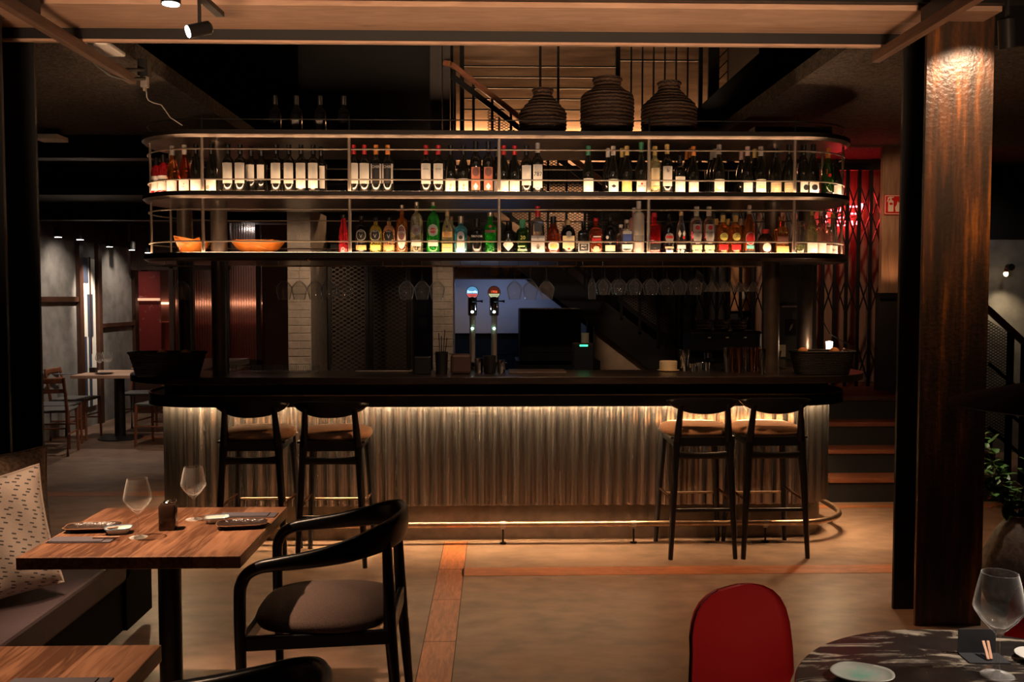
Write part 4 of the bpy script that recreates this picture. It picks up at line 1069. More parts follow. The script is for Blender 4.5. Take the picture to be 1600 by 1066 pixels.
# ================================================================== armchair
def arm_chair(loc, label):
    t = thing('armchair', label, 'chair', loc, 'black armchairs')
    # local: faces -x, seat centre at origin
    pad(.248, .258, .432, .478, .022, (-.012, 0), .66, .014, 40).build('seat', FABRIC, t, smooth=True, world=False, angle=80)
    half = [(-.262, -.285, .40), (-.262, -.285, .58), (-.255, -.284, .625), (-.235, -.283, .658), (-.195, -.282, .680), (-.14, -.282, .690), (-.02, -.278, .705), (.09, -.262, .725), (.17, -.230, .745), (.228, -.175, .760), (.262, -.095, .768), (.272, 0, .770)]
    pts = half+[(x, -y, z) for x, y, z in reversed(half[:-1])]
    rx = [.019, .020, .021, .021, .021, .021, .020, .019, .017, .016, .0155, .0155]; rx = rx+rx[-2::-1]
    ry = [.019, .020, .021, .021, .022, .024, .030, .038, .046, .053, .056, .056]; ry = ry+ry[-2::-1]
    # refine with Catmull-Rom
    P = [Vector(p) for p in pts]; out = []; ox = []; oy = []
    for i in range(len(P)-1):
        a, b_, c_, d = P[max(i-1, 0)], P[i], P[i+1], P[min(i+2, len(P)-1)]
        for q in range(4):
            u = q/4
            out.append(.5*((2*b_)+(c_-a)*u+(2*a-5*b_+4*c_-d)*u*u+(3*b_-a-3*c_+d)*u**3))
            ox.append(rx[i]*(1-u)+rx[i+1]*u); oy.append(ry[i]*(1-u)+ry[i+1]*u)
    out.append(P[-1]); ox.append(rx[-1]); oy.append(ry[-1])
    # section frame: sideways is horizontal, so build it with a smooth frame
    k = MB(); seg = 14; n = len(out)
    for i, p in enumerate(out):
        d = (out[min(i+1, n-1)]-out[max(i-1, 0)]).normalized()
        inward = (Vector((-.04, 0, p.z))-p); inward.z = 0
        if abs(p.y) > .2 and p.x < .12: inward = Vector((0, -math.copysign(1, p.y), 0))
        inward.normalize()
        inward = (inward-d*inward.dot(d)).normalized(); u = d.cross(inward)
        for s_ in range(seg):
            a = 2*PI*s_/seg; c_, q = math.cos(a), math.sin(a); c_ = math.copysign(abs(c_)**.8, c_); q = math.copysign(abs(q)**.8, q)
            k.v.append(tuple(p+inward*c_*ox[i]+u*q*oy[i]))
    for i in range(n-1):
        for s_ in range(seg):
            l = (s_+1) % seg; k.f.append((i*seg+s_, (i+1)*seg+s_, (i+1)*seg+l, i*seg+l))
    k.f.append(tuple(range(seg-1, -1, -1))); k.f.append(tuple((n-1)*seg+j for j in range(seg)))
    k.build('arm_and_back_rail', BLKSAT, t, smooth=True, world=False, angle=70)
    for sy in (-1, 1):
        MB().tube([(-.255, sy*.282, 0), (-.262, sy*.285, .42)], [.0145, .0195], 12).build('front_leg', BLKSAT, t, smooth=True, world=False)
        MB().tube([(.275, sy*.215, 0), (.240, sy*.205, .44), (.228, sy*.175, .735)], [.0150, .0235, .018], 12).build('rear_leg', BLKSAT, t, smooth=True, world=False)
        k = MB(); k.beam((-.262, sy*.275, .412), (.245, sy*.215, .412), .024, .05); k.build('side_rail', BLKSAT, t, world=False, bevel=.005)
    k = MB(); k.beam((-.255, -.285, .415), (-.255, .285, .415), .022, .05); k.build('front_rail', BLKSAT, t, world=False, bevel=.005)
    k = MB(); k.beam((.243, -.21, .43), (.243, .21, .43), .022, .07); k.build('rear_rail', BLKSAT, t, world=False, bevel=.005)
    return t
ch = arm_chair((-.585, 3.43, 0), 'black bentwood armchair with brown grey seat pulled up to the right of the oak table')
dup(ch, (-.60, 1.83, 0), 0, 'top of a black armchair back cut off by the bottom edge of the photo')

# ================================================================== bench, cushions
t = thing('bench', 'plum leather bench running along the left behind the oak tables', 'bench', (-2.0, 3, 0))
MB().box(-2.30, .4, .28, -1.68, 4.36, .405).build('seat', PURPLE, t, bevel=.015)
MB().box(-2.28, .42, .05, -1.70, 4.34, .28).build('base', MATTBLK, t)
MB().box(-2.36, .4, .28, -2.24, 4.36, .70).build('backrest', PURPLE, t, bevel=.02)
MB().box(-2.30, .45, .0, -1.78, 4.30, .05).build('toe_kick', BLK, t)
MB().box(-1.72, 4.30, .05, -1.68, 4.62, .37).build('end_panel', MATTBLK, t)
def cushion(loc, w_, h_, d_, rot, mat, name, label):
    n = 22; me = MB(); me.uv = []
    for side in (1, -1):
        for i in range(n+1):
            for j in range(n+1):
                u_, v_ = -1+2*i/n, -1+2*j/n
                f = max(0, (1-u_**4))**.5*max(0, (1-v_**4))**.5
                pin = 1-.07*(1-abs(u_)**2)*abs(v_)**3-0
                pin2 = 1-.07*(1-abs(v_)**2)*abs(u_)**3
                wr = .006*math.sin(9*u_+4*v_)*f
                me.v.append((u_*w_/2*pin2, side*(d_/2*f+wr+.002), v_*h_/2*pin)); me.uv.append((i/n, j/n))
        o = 0 if side == 1 else (n+1)**2
        for i in range(n):
            for j in range(n):
                a = o+i*(n+1)+j; q = (a, a+n+1, a+n+2, a+1); me.f.append(q if side == -1 else q[::-1])
    t = thing(name, label, 'cushion', loc); t.rotation_euler = rot
    o = me.build('cover', mat, t, smooth=True, world=False, angle=100)
    k = MB(); pts = []
    for i in range(n+1): u_ = -1+2*i/n; pts.append((u_*w_/2, 0, h_/2*(1-.07*(1-u_**2))))
    for i in range(1, n+1): u_ = -1+2*i/n; pts.append((w_/2*(1-.07*(1-u_**2)), 0, -u_*h_/2))
    for i in range(1, n+1): u_ = 1-2*i/n; pts.append((u_*w_/2, 0, -h_/2*(1-.07*(1-u_**2))))
    for i in range(1, n): u_ = -1+2*i/n; pts.append((-w_/2*(1-.07*(1-u_**2)), 0, u_*h_/2))
    k.tube(pts, .006, 6, closed=True, up=(0, 1, 0)); k.build('piping', mat, t, smooth=True, world=False)
    return t
cushion((-1.93, 3.55, .665), .50, .48, .13, (-.12, -.14, .72), PILLOW, 'pillow', 'pale pillow with short dark dashes leaning on the bench behind the oak table')
cushion((-2.06, 3.90, .70), .46, .50, .13, (-.10, 0, .9), BEIGEF, 'cushion', 'brown woven cushion behind the pale pillow at the left edge')

# ================================================================== round marble table, red chairs
MX, MY, MR = 1.095, 1.885, .432
t = thing('round_table', 'round veined black marble table at the lower right corner', 'table', (MX, MY, 0))
MB().lathe([(MR-.006, .722), (MR, .728), (MR, .745), (MR-.004, .75), (.01, .75)], 96, (MX, MY, 0)).build('tabletop', MARBLE, t, smooth=True, angle=40)
MB().lathe([(.24, 0), (.24, .012), (.045, .03), (.035, .05), (.035, .70), (.12, .722)], 32, (MX, MY, 0)).build('pedestal', BLKMET, t, smooth=True)
p = atz(1344, 1046, .765); 
t = thing('turquoise_plate', 'small pale plate with speckled turquoise centre on the marble table', 'plate', (p.x, p.y-.012, TZ), None, -.25)
seg = 48
def ol(k): return [(x*(1-k)*(1+.05*math.sin(2*i*2*PI/seg+.6)), y*(1-k)*(1+.06*math.cos(3*i*2*PI/seg))) for i, (x, y) in enumerate(superell(.067, .055, seg, .88))]
MB().layers([(ol(.4), 0), (ol(.3), .001), (ol(.05), .010), (ol(0), .0135), (ol(.03), .015), (ol(.12), .011), (ol(.35), .006), (ol(.7), .005), (ol(.97), .005)]).build('dish', TURQ, t, smooth=True, world=False, angle=80)
wine_glass((1.145, 2.02, TZ), 'large empty wine glass on the marble table at the right edge', None, 1.04)
t = thing('menu_card', 'folded grey black card standing on the marble table behind the large wine glass', 'card', (1.165, 2.14, TZ), None, -.06)
k = MB(); k.beam((-.044, .008, .030), (.044, .008, .030), .003, .060); k.build('card', plain('charcoal_card', (.05, .05, .055), .4), t, world=False)
MB().box(-.044, -.055, 0, .05, .008, .003).build('card_base', plain('charcoal_card', (.05, .05, .055), .4), t, world=False)
k = MB(); k.beam((.012, -.040, .006), (.020, -.004, .036), .006, .004); k.build('wooden_stick', plain('orange_wood', (.6, .26, .10), .5), t, world=False)
k = MB(); k.beam((.004, -.042, .006), (.009, -.004, .036), .006, .004); k.build('wooden_stick', plain('orange_wood', (.6, .26, .10), .5), t, world=False)
p = atz(1600, 1027, .76); t = thing('white_dish', 'edge of a white dish on the marble table at the right border', 'dish', (p.x+.035, p.y, TZ))
MB().lathe([(.03, 0), (.032, .001), (.05, .014), (.051, .016), (.049, .016), (.03, .004), (.003, .003)], 32).build('dish', WDISH, t, smooth=True, world=False)
p = atz(1562, 1066, .755); t = thing('coaster', 'pale round coaster at the foot of the large wine glass', 'coaster', (1.125, 1.94, TZ))
MB().lathe([(.034, 0), (.036, .002), (.036, .004), (.03, .005)], 32).build('disc', plain('pale_coaster', (.6, .5, .42), .6), t, world=False, smooth=True)
REDC = plain('red_moulded_shell', (.33, .006, .005), .42, bump=.03, bscale=200)
def shell_chair(loc, rz, label):
    """moulded one-piece shell on four legs; local: faces -y"""
    t = thing('red_chair', label, 'chair', loc, 'red shell chairs at the marble table', rz)
    n = 20; m_ = 17; prof = [(-.235, .435, .205), (-.22, .450, .215), (-.12, .447, .225), (0, .440, .228), (.10, .440, .226), (.165, .455, .222), (.205, .50, .220), (.222, .56, .219), (.236, .64, .214), (.248, .72, .205), (.254, .765, .198), (.257, .80, .182), (.259, .825, .160), (.2600, .842, .130), (.2605, .853, .09), (.2607, .858, .045)]
    k = MB()
    for side in (0, 1):
        for (y, z, w_) in prof:
            for j in range(m_):
                u_ = -1+2*j/(m_-1)
                if z > .5: yy = y-.045*((u_*w_/.215)**2)*min(1, (z-.45)*4); zz = z
                else: yy = y; zz = z+.025*(abs(u_)**3)
                k.v.append((u_*w_, yy-(.0 if side == 0 else .012 if z > .5 else 0), zz-(0 if side == 0 else (0 if z > .5 else .012))))
    N_ = len(prof); o = N_*m_
    for i in range(N_-1):
        for j in range(m_-1):
            a = i*m_+j; k.f.append((a, a+m_, a+m_+1, a+1)); k.f.append((o+a, o+a+1, o+a+m_+1, o+a+m_))
    for i in range(N_-1):
        for j in (0, m_-1):
            a = i*m_+j; q = (a, o+a, o+a+m_, a+m_); k.f.append(q if j else q[::-1])
    for i in (0, N_-1):
        for j in range(m_-1):
            a = i*m_+j; q = (a, a+1, o+a+1, o+a); k.f.append(q if i == 0 else q[::-1])
    k.build('shell', REDC, t, smooth=True, world=False, angle=180)
    for sx in (-1, 1):
        for sy in (-1, 1):
            MB().tube([(sx*.12, sy*.10, .43), (sx*.21, sy*.20, 0)], [.014, .009], 10).build('leg', BLKMET, t, smooth=True, world=False)
    return t
rc = shell_chair((.815, 2.33, 0), 0.62, 'red moulded chair at the left of the marble table')
rc.scale = (1, 1, .925)
dup(rc, (1.615, 2.40, 0), -.55, 'red chair behind the marble table at the right edge, mostly hidden')

# ------------------------------------------------------------------ vase with plant, pendant lamp
VASE = concrete('mottled_brown_clay', (.09, .055, .04), (.24, .15, .105), 5, 30, .5, .3)
vx, vy = 2.70, 4.62
t = thing('clay_vase', 'tall mottled brown clay vase with narrow mouth on the floor right of the rusty pillar', 'vase', (vx, vy, 0))
MB().lathe([(.10, 0), (.135, .03), (.172, .13), (.175, .20), (.150, .30), (.105, .40), (.065, .455), (.055, .475), (.062, .492), (.052, .492), (.045, .47), (.06, .40), (.01, .38)], 36, (vx, vy, 0)).build('body', VASE, t, smooth=True, angle=60)
LEAF = plain('green_leaf', (.09, .20, .045), .35, var=.4, vscale=15)
pl = thing('leafy_plant', 'leafy green branches standing in the clay vase, lit from above', 'plant', (vx, vy, .42))
rp_ = random.Random(5); lf = MB(); sm = MB()
for b_i in range(11):
    a = rp_.uniform(0, 2*PI) if b_i > 3 else PI+rp_.uniform(-.5, .5); rad = rp_.uniform(.08, .27); hz = rp_.uniform(.22, .60)
    P_ = []
    for q in range(8):
        f = q/7; P_.append(Vector((vx+math.cos(a)*rad*f**1.3, vy+math.sin(a)*rad*f**1.3*.6, .42+hz*f-.05*f*f)))
    sm.tube(P_, [.004-.0025*q/7 for q in range(8)], 5)
    for q in range(2, 8):
        for s_ in range(4):
            c_ = P_[q]; d = Vector((rp_.uniform(-1, 1), rp_.uniform(-1, 1), rp_.uniform(-.3, .7))).normalized(); l_ = rp_.uniform(.05, .08); w_ = l_*.30
            sd = d.cross(Vector((0, 0, 1))).normalized()*w_; up_ = Vector((0, 0, -.008))
            o = [c_, c_+d*l_*.35+sd, c_+d*l_*.75+sd*.8, c_+d*l_+up_, c_+d*l_*.75-sd*.8, c_+d*l_*.35-sd, c_+d*l_*.5-up_*.3]
            lf.add(o, [(0, 1, 6), (1, 2, 6), (2, 3, 6), (3, 4, 6), (4, 5, 6), (5, 0, 6)])
sm.build('stems', plain('brown_stem', (.06, .035, .02), .7), pl)
lf.build('foliage', LEAF, pl)
pc = (1.36, 2.0, 1.365)
t = thing('pendant_lamp', 'wide black conical pendant lamp shade hanging at the right edge over the marble table', 'pendant lamp', (1.36, 2.0, 3.35))
k = MB().lathe([(.018, .085), (.03, .08), (.10, .055), (.28, .008), (.315, -.004), (.311, -.007), (.27, .001), (.10, .046), (.02, .07)], 48, pc); k.build('lamp_shade', MATTBLK, t, smooth=True)
MB().tube([(pc[0], pc[1], 1.48), (pc[0], pc[1], 3.35)], .003, 6).build('cord', BLK, t)
MB().ball((pc[0], pc[1], 1.395), .02, 12, 8).build('bulb', emit('pendant_bulb', (1, .8, .6), 5), t, smooth=True)

# ------------------------------------------------------------------ spot fixtures on the tracks
def track_spot(name, p, d, label, glow, L=.115, r=.030, mount=None, stem=.05):
    t = thing(name, label, 'spotlight', p); d = Vector(d).normalized(); p = Vector(p)
    a = p-d*L/2; b_ = p+d*L/2
    k = MB(); k.tube([a, a+d*.008, b_], [r*.7, r, r], 20, up=(0, .3, 1)); k.build('housing', plain('black_spot_housing', (.02, .018, .017), .35, .4), t, smooth=True)
    if glow: k = MB(); k.tube([b_, b_+d*.002], [r*.86, r*.82], 20, up=(0, .3, 1)); k.build('lens', emit('spot_lens', (1, .88, .74), glow), t)
    k = MB(); k.beam(p+Vector((0, 0, r*.6)), p+Vector((0, 0, r+stem)), .012, .012, up=(0, 1, 0)); k.build('stem', BLK, t)
    return t
p = at(312, 46, 3.9)
track_spot('track_spotlight', tuple(p), (-.80, -.52, -.33), 'black track spotlight shining left, hanging from the track at upper left', 60, .10, .0275, stem=.09)
p1 = at(300, -8, 3.72); p2 = at(340, 27, 3.97)
t = thing('light_track', 'black light track under the ceiling above the shining spotlight', 'light track', tuple(at(300, -8, 3.72)))
k = MB(); q0 = at(324, 18, 3.9); k.beam((q0.x-.02, 3.0, q0.z+.012), (q0.x+.03, 3.98, q0.z+.012), .034, .02); k.build('rail', BLKMET, t)
MB().beam((q0.x+.00, 3.5, q0.z+.022), (q0.x, 3.5, 3.33), .012, .012, up=(0, 1, 0)).build('hanger', BLK, t)
p = at(267, 7, 3.95); t = thing('ceiling_spotlight', 'round bright ceiling spotlight cut by the top edge at upper left', 'spotlight', tuple(p))
MB().lathe([(.034, 0), (.034, .002)], 24, tuple(p)).build('lens', emit('spot_lens', (1, .88, .74), 60), t)
MB().lathe([(.040, .002), (.040, 3.35-p.z)], 24, tuple(p)).build('housing', BLK, t, smooth=True)
p = at(1573, 52, 3.7)
track_spot('track_spotlight', tuple(p), (.12, .1, -1), 'black track spotlight pointing down at the upper right corner', 0, .12, .032, stem=.5)
# small spots of the dining corner
for i, (px_, py_, Y, lab) in enumerate(((91, 371, 10.4, 'tiny lit spotlight above the grey wall, leftmost'), (125, 375, 10.9, 'tiny lit spotlight above the grey wall, second from the left, turned to the artwork'), (171, 386, 11.8, 'tiny lit spotlight above the grey wall, third from the left'), (206, 391, 12.3, 'tiny lit spotlight above the grey wall, fourth from the left'), (231, 395.5, 12.6, 'tiny lit spotlight above the red panel, rightmost'))):
    p = at(px_, py_, Y); t = thing('small_spotlight', lab, 'spotlight', tuple(p), 'small spotlights over the dining corner')
    MB().lathe([(.036, 0), (.036, .003)], 16, tuple(p)).build('lens', emit('small_spot_lens', (1, .92, .84), 12), t)
    MB().lathe([(.042, .003), (.042, .11)], 16, tuple(p)).build('housing', BLK, t, smooth=True)
    MB().lathe([(.008, .11), (.008, 2.62-p.z)], 8, tuple(p)).build('stem', BLK, t)
k = MB(); a = at(85, 352, 10.2); b_ = at(235, 378, 12.7); k.beam((a.x, a.y, 2.56), (b_.x, b_.y, 2.56), .035, .03); tag(k.build('light_track', BLKMET), 'thin black light track above the tiny spotlights of the dining corner', 'light track')
# emergency light boxes, sensor with cable, cables along the board
p = at(166, 80, 4.95); t = thing('ceiling_luminaire', 'white rectangular luminaire behind the timber board at upper left', 'light', tuple(p))
MB().box(p.x-.085, 4.78, p.z-.012, p.x+.075, 5.02, p.z+.012).build('housing', WHITE, t, bevel=.008); MB().box(p.x-.06, 4.85, p.z+.012, p.x+.05, 4.95, 2.95).build('mount', BLK, t)
p = at(82, 216, 7.6); t = thing('ceiling_luminaire', 'white rectangular luminaire low beside the left pillar edge', 'light', tuple(p))
MB().box(p.x-.12, 7.5, p.z-.02, p.x+.085, 7.7, p.z+.02).build('housing', WHITE, t, bevel=.008); MB().box(p.x-.06, 7.58, p.z+.02, p.x+.05, 7.62, 2.95).build('mount', BLK, t)
p = at(226, 128, 5.4); t = thing('ceiling_sensor', 'small pale sensor box with dangling cable under the left ceiling', 'sensor', tuple(p))
MB().box(p.x-.020, p.y-.02, p.z-.032, p.x+.020, p.y+.02, p.z+.030).build('box', plain('pale_metal_box', (.45, .40, .35), .4, .5), t, bevel=.004)
MB().lathe([(.010, -.05), (.012, -.032)], 10, tuple(p)).build('nozzle', BRUSH, t)
MB().box(p.x-.028, p.y-.03, p.z+.030, p.x+.028, p.y+.03, 2.95).build('bracket', BLK, t)
pts = [at(x, y, 5.4) for x, y in ((227, 138), (229, 145), (229.5, 152), (232, 157), (240, 161), (252, 164), (258, 172), (266, 184), (285, 196))]
MB().tube(pts, .0035, 6).build('cable', plain('pale_cable', (.5, .42, .36), .5), t, smooth=True)
for i, (off, lab) in enumerate(((0, 'black cable drooping from the timber board to the sensor, upper one'), (14, 'black cable drooping from the timber board to the sensor, lower one'))):
    pts = [at(x, y+off*min(1, k/2), Y) for k, (x, y, Y) in enumerate(((128, 76, 4.75), (150, 93, 4.9), (172, 103, 5.05), (196, 109, 5.2), (226, 109, 5.38)))]
    tag(MB().tube(pts, .010, 8).build('cable', plain('grey_cable', (.06, .05, .045), .5), smooth=True), lab, 'cable', 'cables at the ceiling')

# ------------------------------------------------------------------ dining corner furniture
def ladder_chair(loc, rz, label, proto=[None]):
    if proto[0] is not None: return dup(proto[0], loc, rz, label)
    t = thing('dining_chair', label, 'chair', loc, 'ladder back chairs of the dining corner', rz)
    proto[0] = t
    for sx in (-1, 1):
        MB().tube([(sx*.20, -.20, 0), (sx*.19, -.19, .46)], [.013, .018], 8).build('leg', CHAIRWOOD, t, smooth=True, world=False)
        MB().tube([(sx*.19, .20, 0), (sx*.19, .19, .46), (sx*.18, .25, .80)], [.013, .018, .013], 8).build('leg', CHAIRWOOD, t, smooth=True, world=False)
        k = MB(); k.tube([(sx*.195, -.19, .22), (sx*.19, .19, .22)], .009, 6); k.build('stretcher', CHAIRWOOD, t, world=False)
    k = MB(); k.tube([(-.195, -.19, .28), (.195, -.19, .28)], .009, 6); k.build('stretcher', CHAIRWOOD, t, world=False)
    MB().box(-.205, -.205, .44, .205, .19, .468).build('seat', plain('grey_cord_seat', (.075, .07, .065), .8, bump=.8, bscale=60), t, world=False, bevel=.01)
    for z, h_, y in ((.77, .055, .243), (.665, .042, .226)):
        k = MB(); k.tube([(-.185, y, z), (0, y+.03, z), (.185, y, z)], .008, 8, ry=h_/2, sq=.6); k.build('back_slat', CHAIRWOOD, t, world=False, smooth=True)
    return t
ta = atz(172, 583, .75)
def bg_table(x0, x1, y0, y1, label):
    cx, cy = (x0+x1)/2, (y0+y1)/2
    t = thing('dining_table', label, 'table', (cx, cy, 0), 'dining tables in the far corner')
    MB().box(x0, y0, .715, x1, y1, .75).build('tabletop', PINE, t, bevel=.003)
    MB().lathe([(.24, 0), (.24, .012), (.06, .03), (.055, .70)], 24, (cx, cy, 0)).build('pedestal', BLK, t, smooth=True)
bg_table(-4.55, -3.80, 10.2, 11.0, 'laid dining table in the far left corner in front of the grey wall')
bg_table(-3.72, -2.95, 10.9, 11.6, 'farther dining table mostly hidden behind the left end of the bar')
for loc, rz, lab in (((-4.45, 9.55, 0), PI*1.06, 'ladder back chair with its back to the camera, nearest to the left pillar'),
                     ((-4.60, 8.98, 0), PI*1.02, 'ladder back chair cut off by the left pillar'),
                     ((-4.68, 10.62, 0), PI/2, 'ladder back chair at the wall side of the far left table'),
                     ((-4.15, 11.25, 0), .1, 'ladder back chair behind the far left table under the artwork'),
                     ((-3.55, 10.15, 0), -PI/2-.1, 'ladder back chair seen from the side right of the far left table'),
                     ((-4.63, 10.02, 0), PI/2+.1, 'ladder back chair at the wall left of the far left table'),
                     ((-3.0, 10.55, 0), -PI/2, 'ladder back chair beside the bar end, mostly in shadow')):
    ladder_chair(loc, rz, lab)
for i, (px_, py_, lab) in enumerate(((156, 580, 'wine glass on the far left table, leftmost'), (174, 577, 'wine glass on the far left table, second from the left'), (189, 575, 'wine glass on the far left table, third from the left, tallest in view'))):
    p = atz(px_, py_, .75); wine_glass((p.x, min(p.y, 10.95), TZ), lab, 'wine glasses in the dining corner', .95)
for i, (px_, lab) in enumerate(((209, 'wine glass on the farther dining table, left of three beside the black basket'), (223, 'wine glass on the farther dining table, middle of three above the black basket'), (239, 'wine glass on the farther dining table, right of three above the black basket'))):
    v = at(px_, 560, 11.2); wine_glass((v.x, 11.2, TZ), lab, 'wine glasses in the dining corner', .95)
p = atz(178, 576, .75); one(MB().box(p.x-.035, 10.6, TZ, p.x+.035, 10.66, TZ+.055), 'menu_holder', BLK, 'small black block standing between the glasses on the far left table', 'holder', (p.x, 10.63, TZ))
p = atz(136, 579, .75); one(MB().box(p.x-.12, 10.32, TZ, p.x+.12, 10.44, TZ+.006), 'place_mat', NAP, 'dark grey place mat on the far left table', 'mat', (p.x, 10.38, TZ))
p = atz(196, 578, .75); one(MB().lathe([(.06, 0), (.10, .012), (.10, .015), (.01, .005)], 20, (p.x, 10.4, TZ)), 'small_plate', PLATE, 'dark plate on the far left table below the tallest glass', 'plate', (p.x, 10.4, TZ))

# ================================================================== bottles
def gl(name, col, tr=.75, rough=.07): return glass(name, col, rough if rough < .2 else rough, 1.42, min(.97, tr+.3) if rough < .2 else tr)
G = {
 'dark': plain('dark_wine_glass', (.012, .011, .008), .09, Coat_Weight=.5),
 'green': gl('green_wine_glass', (.05, .16, .03), .55), 'rose': gl('rose_wine', (.95, .30, .08), .7), 'rosedark': gl('deep_rose_wine', (.80, .13, .03), .65),
 'clear': gl('clear_spirit', (.86, .84, .78), .85), 'pink': gl('pink_red_liquor', (.95, .05, .07), .45), 'black': plain('black_bottle', (.008, .007, .007), .15),
 'yellow': gl('yellow_liquor', (.85, .72, .10), .5), 'peach': gl('peach_liquor', (.90, .50, .24), .4), 'amber': gl('amber_liquor', (.75, .27, .05), .55),
 'paleyellow': gl('pale_yellow_liquor', (.86, .80, .48), .6), 'brightgreen': gl('bright_green_glass', (.04, .60, .06), .5), 'cream': gl('cream_liquor', (.82, .72, .42), .5),
 'blue': gl('blue_glass', (.12, .58, .66), .5), 'redbrown': gl('red_brown_liquor', (.55, .10, .03), .5), 'frost': gl('frosted_glass', (.74, .66, .56), .35, .4),
 'frostpink': gl('frosted_pink_glass', (.85, .42, .32), .35, .4), 'red': gl('red_liquor', (.70, .02, .02), .45), 'wine_y': gl('pale_white_wine', (.72, .68, .36), .5), 'wine_p': gl('pink_wine', (.92, .42, .34), .5),
 'brown': plain('brown_stout_glass', (.045, .018, .010), .15)}
def C(col, name): return plain(name, col, .45)
CAP = {'k': BLK, 'r': C((.55, .02, .02), 'red_capsule'), 'o': C((.75, .26, .05), 'orange_capsule'), 'g': C((.05, .28, .14), 'green_capsule'), 'w': C((.6, .54, .48), 'white_capsule'),
       'y': C((.62, .45, .14), 'gold_capsule'), 'a': C((.34, .31, .29), 'grey_capsule'), 'p': C((.6, .42, .40), 'pinkish_capsule'), 'c': C((.55, .36, .18), 'cork_stopper'), 's': BRUSH, 'b': C((.25, .10, .04), 'bronze_capsule')}
LAB = {'w': PAPER, 'c': CREAM, 'y': C((.85, .60, .20), 'yellow_label'), 'o': C((.85, .45, .16), 'orange_label'), 'k': C((.02, .018, .016), 'black_label'), 'r': C((.60, .02, .02), 'red_label'),
       'b': C((.06, .10, .32), 'blue_label'), 't': C((.18, .62, .62), 'turquoise_label'), 'g': C((.28, .25, .22), 'grey_label'), 's': C((.55, .50, .46), 'silver_label'), 'n': C((.50, .38, .24), 'tan_label'),
       'd': C((.85, .72, .18), 'golden_yellow_label'), 'e': C((.25, .10, .08), 'maroon_label'), 'f': C((.62, .20, .12), 'red_portrait_label'), 'v': C((.45, .62, .30), 'pale_green_label')}
PROF = {  # (radius fraction, height fraction); neck radius given separately as 'n'
 'B': [(.90, 0), (1, .012), (1, .60), (.96, .64), (.80, .69), ('n', .755), ('n', .985), ('n', 1)],
 'G': [(.90, 0), (1, .012), (1, .40), (.97, .46), (.84, .56), (.62, .66), ('n', .76), ('n', .985), ('n', 1)],
 'C': [(.88, 0), (1, .015), (1, .40), (.96, .47), (.80, .58), (.55, .70), ('n', .80), ('n', .985), ('n', 1)],
 'S': [(.92, 0), (1, .02), (1, .58), (.97, .64), (.82, .70), ('n', .75), ('n', .98), ('n', 1)],          # straight spirit bottle
 'R': [(.88, 0), (1, .03), (1, .50), (.97, .60), (.85, .70), (.6, .765), ('n', .80), ('n', .98), ('n', 1)],   # round shoulders
 'T': [(.95, 0), (1, .02), (.92, .45), (.80, .62), (.55, .74), ('n', .82), ('n', .98), ('n', 1)],        # tapering
 'V': [(.70, 0), (.74, .03), (.86, .30), (1, .55), (.98, .62), (.8, .69), ('n', .74), ('n', .98), ('n', 1)], # flaring up
 'F': [(.95, 0), (1, .02), (1, .66), (.98, .72), (.80, .775), ('n', .80), ('n', .98), ('n', 1)],        # long frosted
 'J': [(.92, 0), (1, .03), (1, .78), (.92, .84), (.86, .86), (.88, .98), (.86, 1)],                     # jar
}
def patch(shape, z0, z1, w, R, mat, parent, sq, x0=0.0, dr=.0006, name='label', rows=12, cols=10):
    k = MB()
    for i in range(rows+1):
        v = i/rows; z = z0+(z1-z0)*v; q = 2*v-1
        if shape == 'rect': e = 1
        elif shape in ('circle', 'oval'): e = math.sqrt(max(0, 1-q*q))
        elif shape == 'diamond': e = 1-abs(q)
        elif shape == 'chevron': e = min(1, v*2.2)          # pointed at the bottom
        elif shape == 'shield': e = 1 if v > .35 else .35+.65*math.sqrt(v/.35)
        elif shape == 'arch': e = 1 if v < .6 else math.sqrt(max(0, 1-((v-.6)/.4)**2))
        elif shape == 'hexa': e = 1-max(0, abs(q)-.45)
        for j in range(cols+1):
            x = x0+w/2*e*(-1+2*j/cols)
            if sq: k.v.append((x, -R-dr, z))
            else: a = x/R; k.v.append((math.sin(a)*(R+dr), -math.cos(a)*(R+dr), z))
    for i in range(rows):
        for j in range(cols):
            a = i*(cols+1)+j; k.f.append((a, a+1, a+cols+2, a+cols+1))
    return k.build(name, mat, parent, smooth=True, world=False)
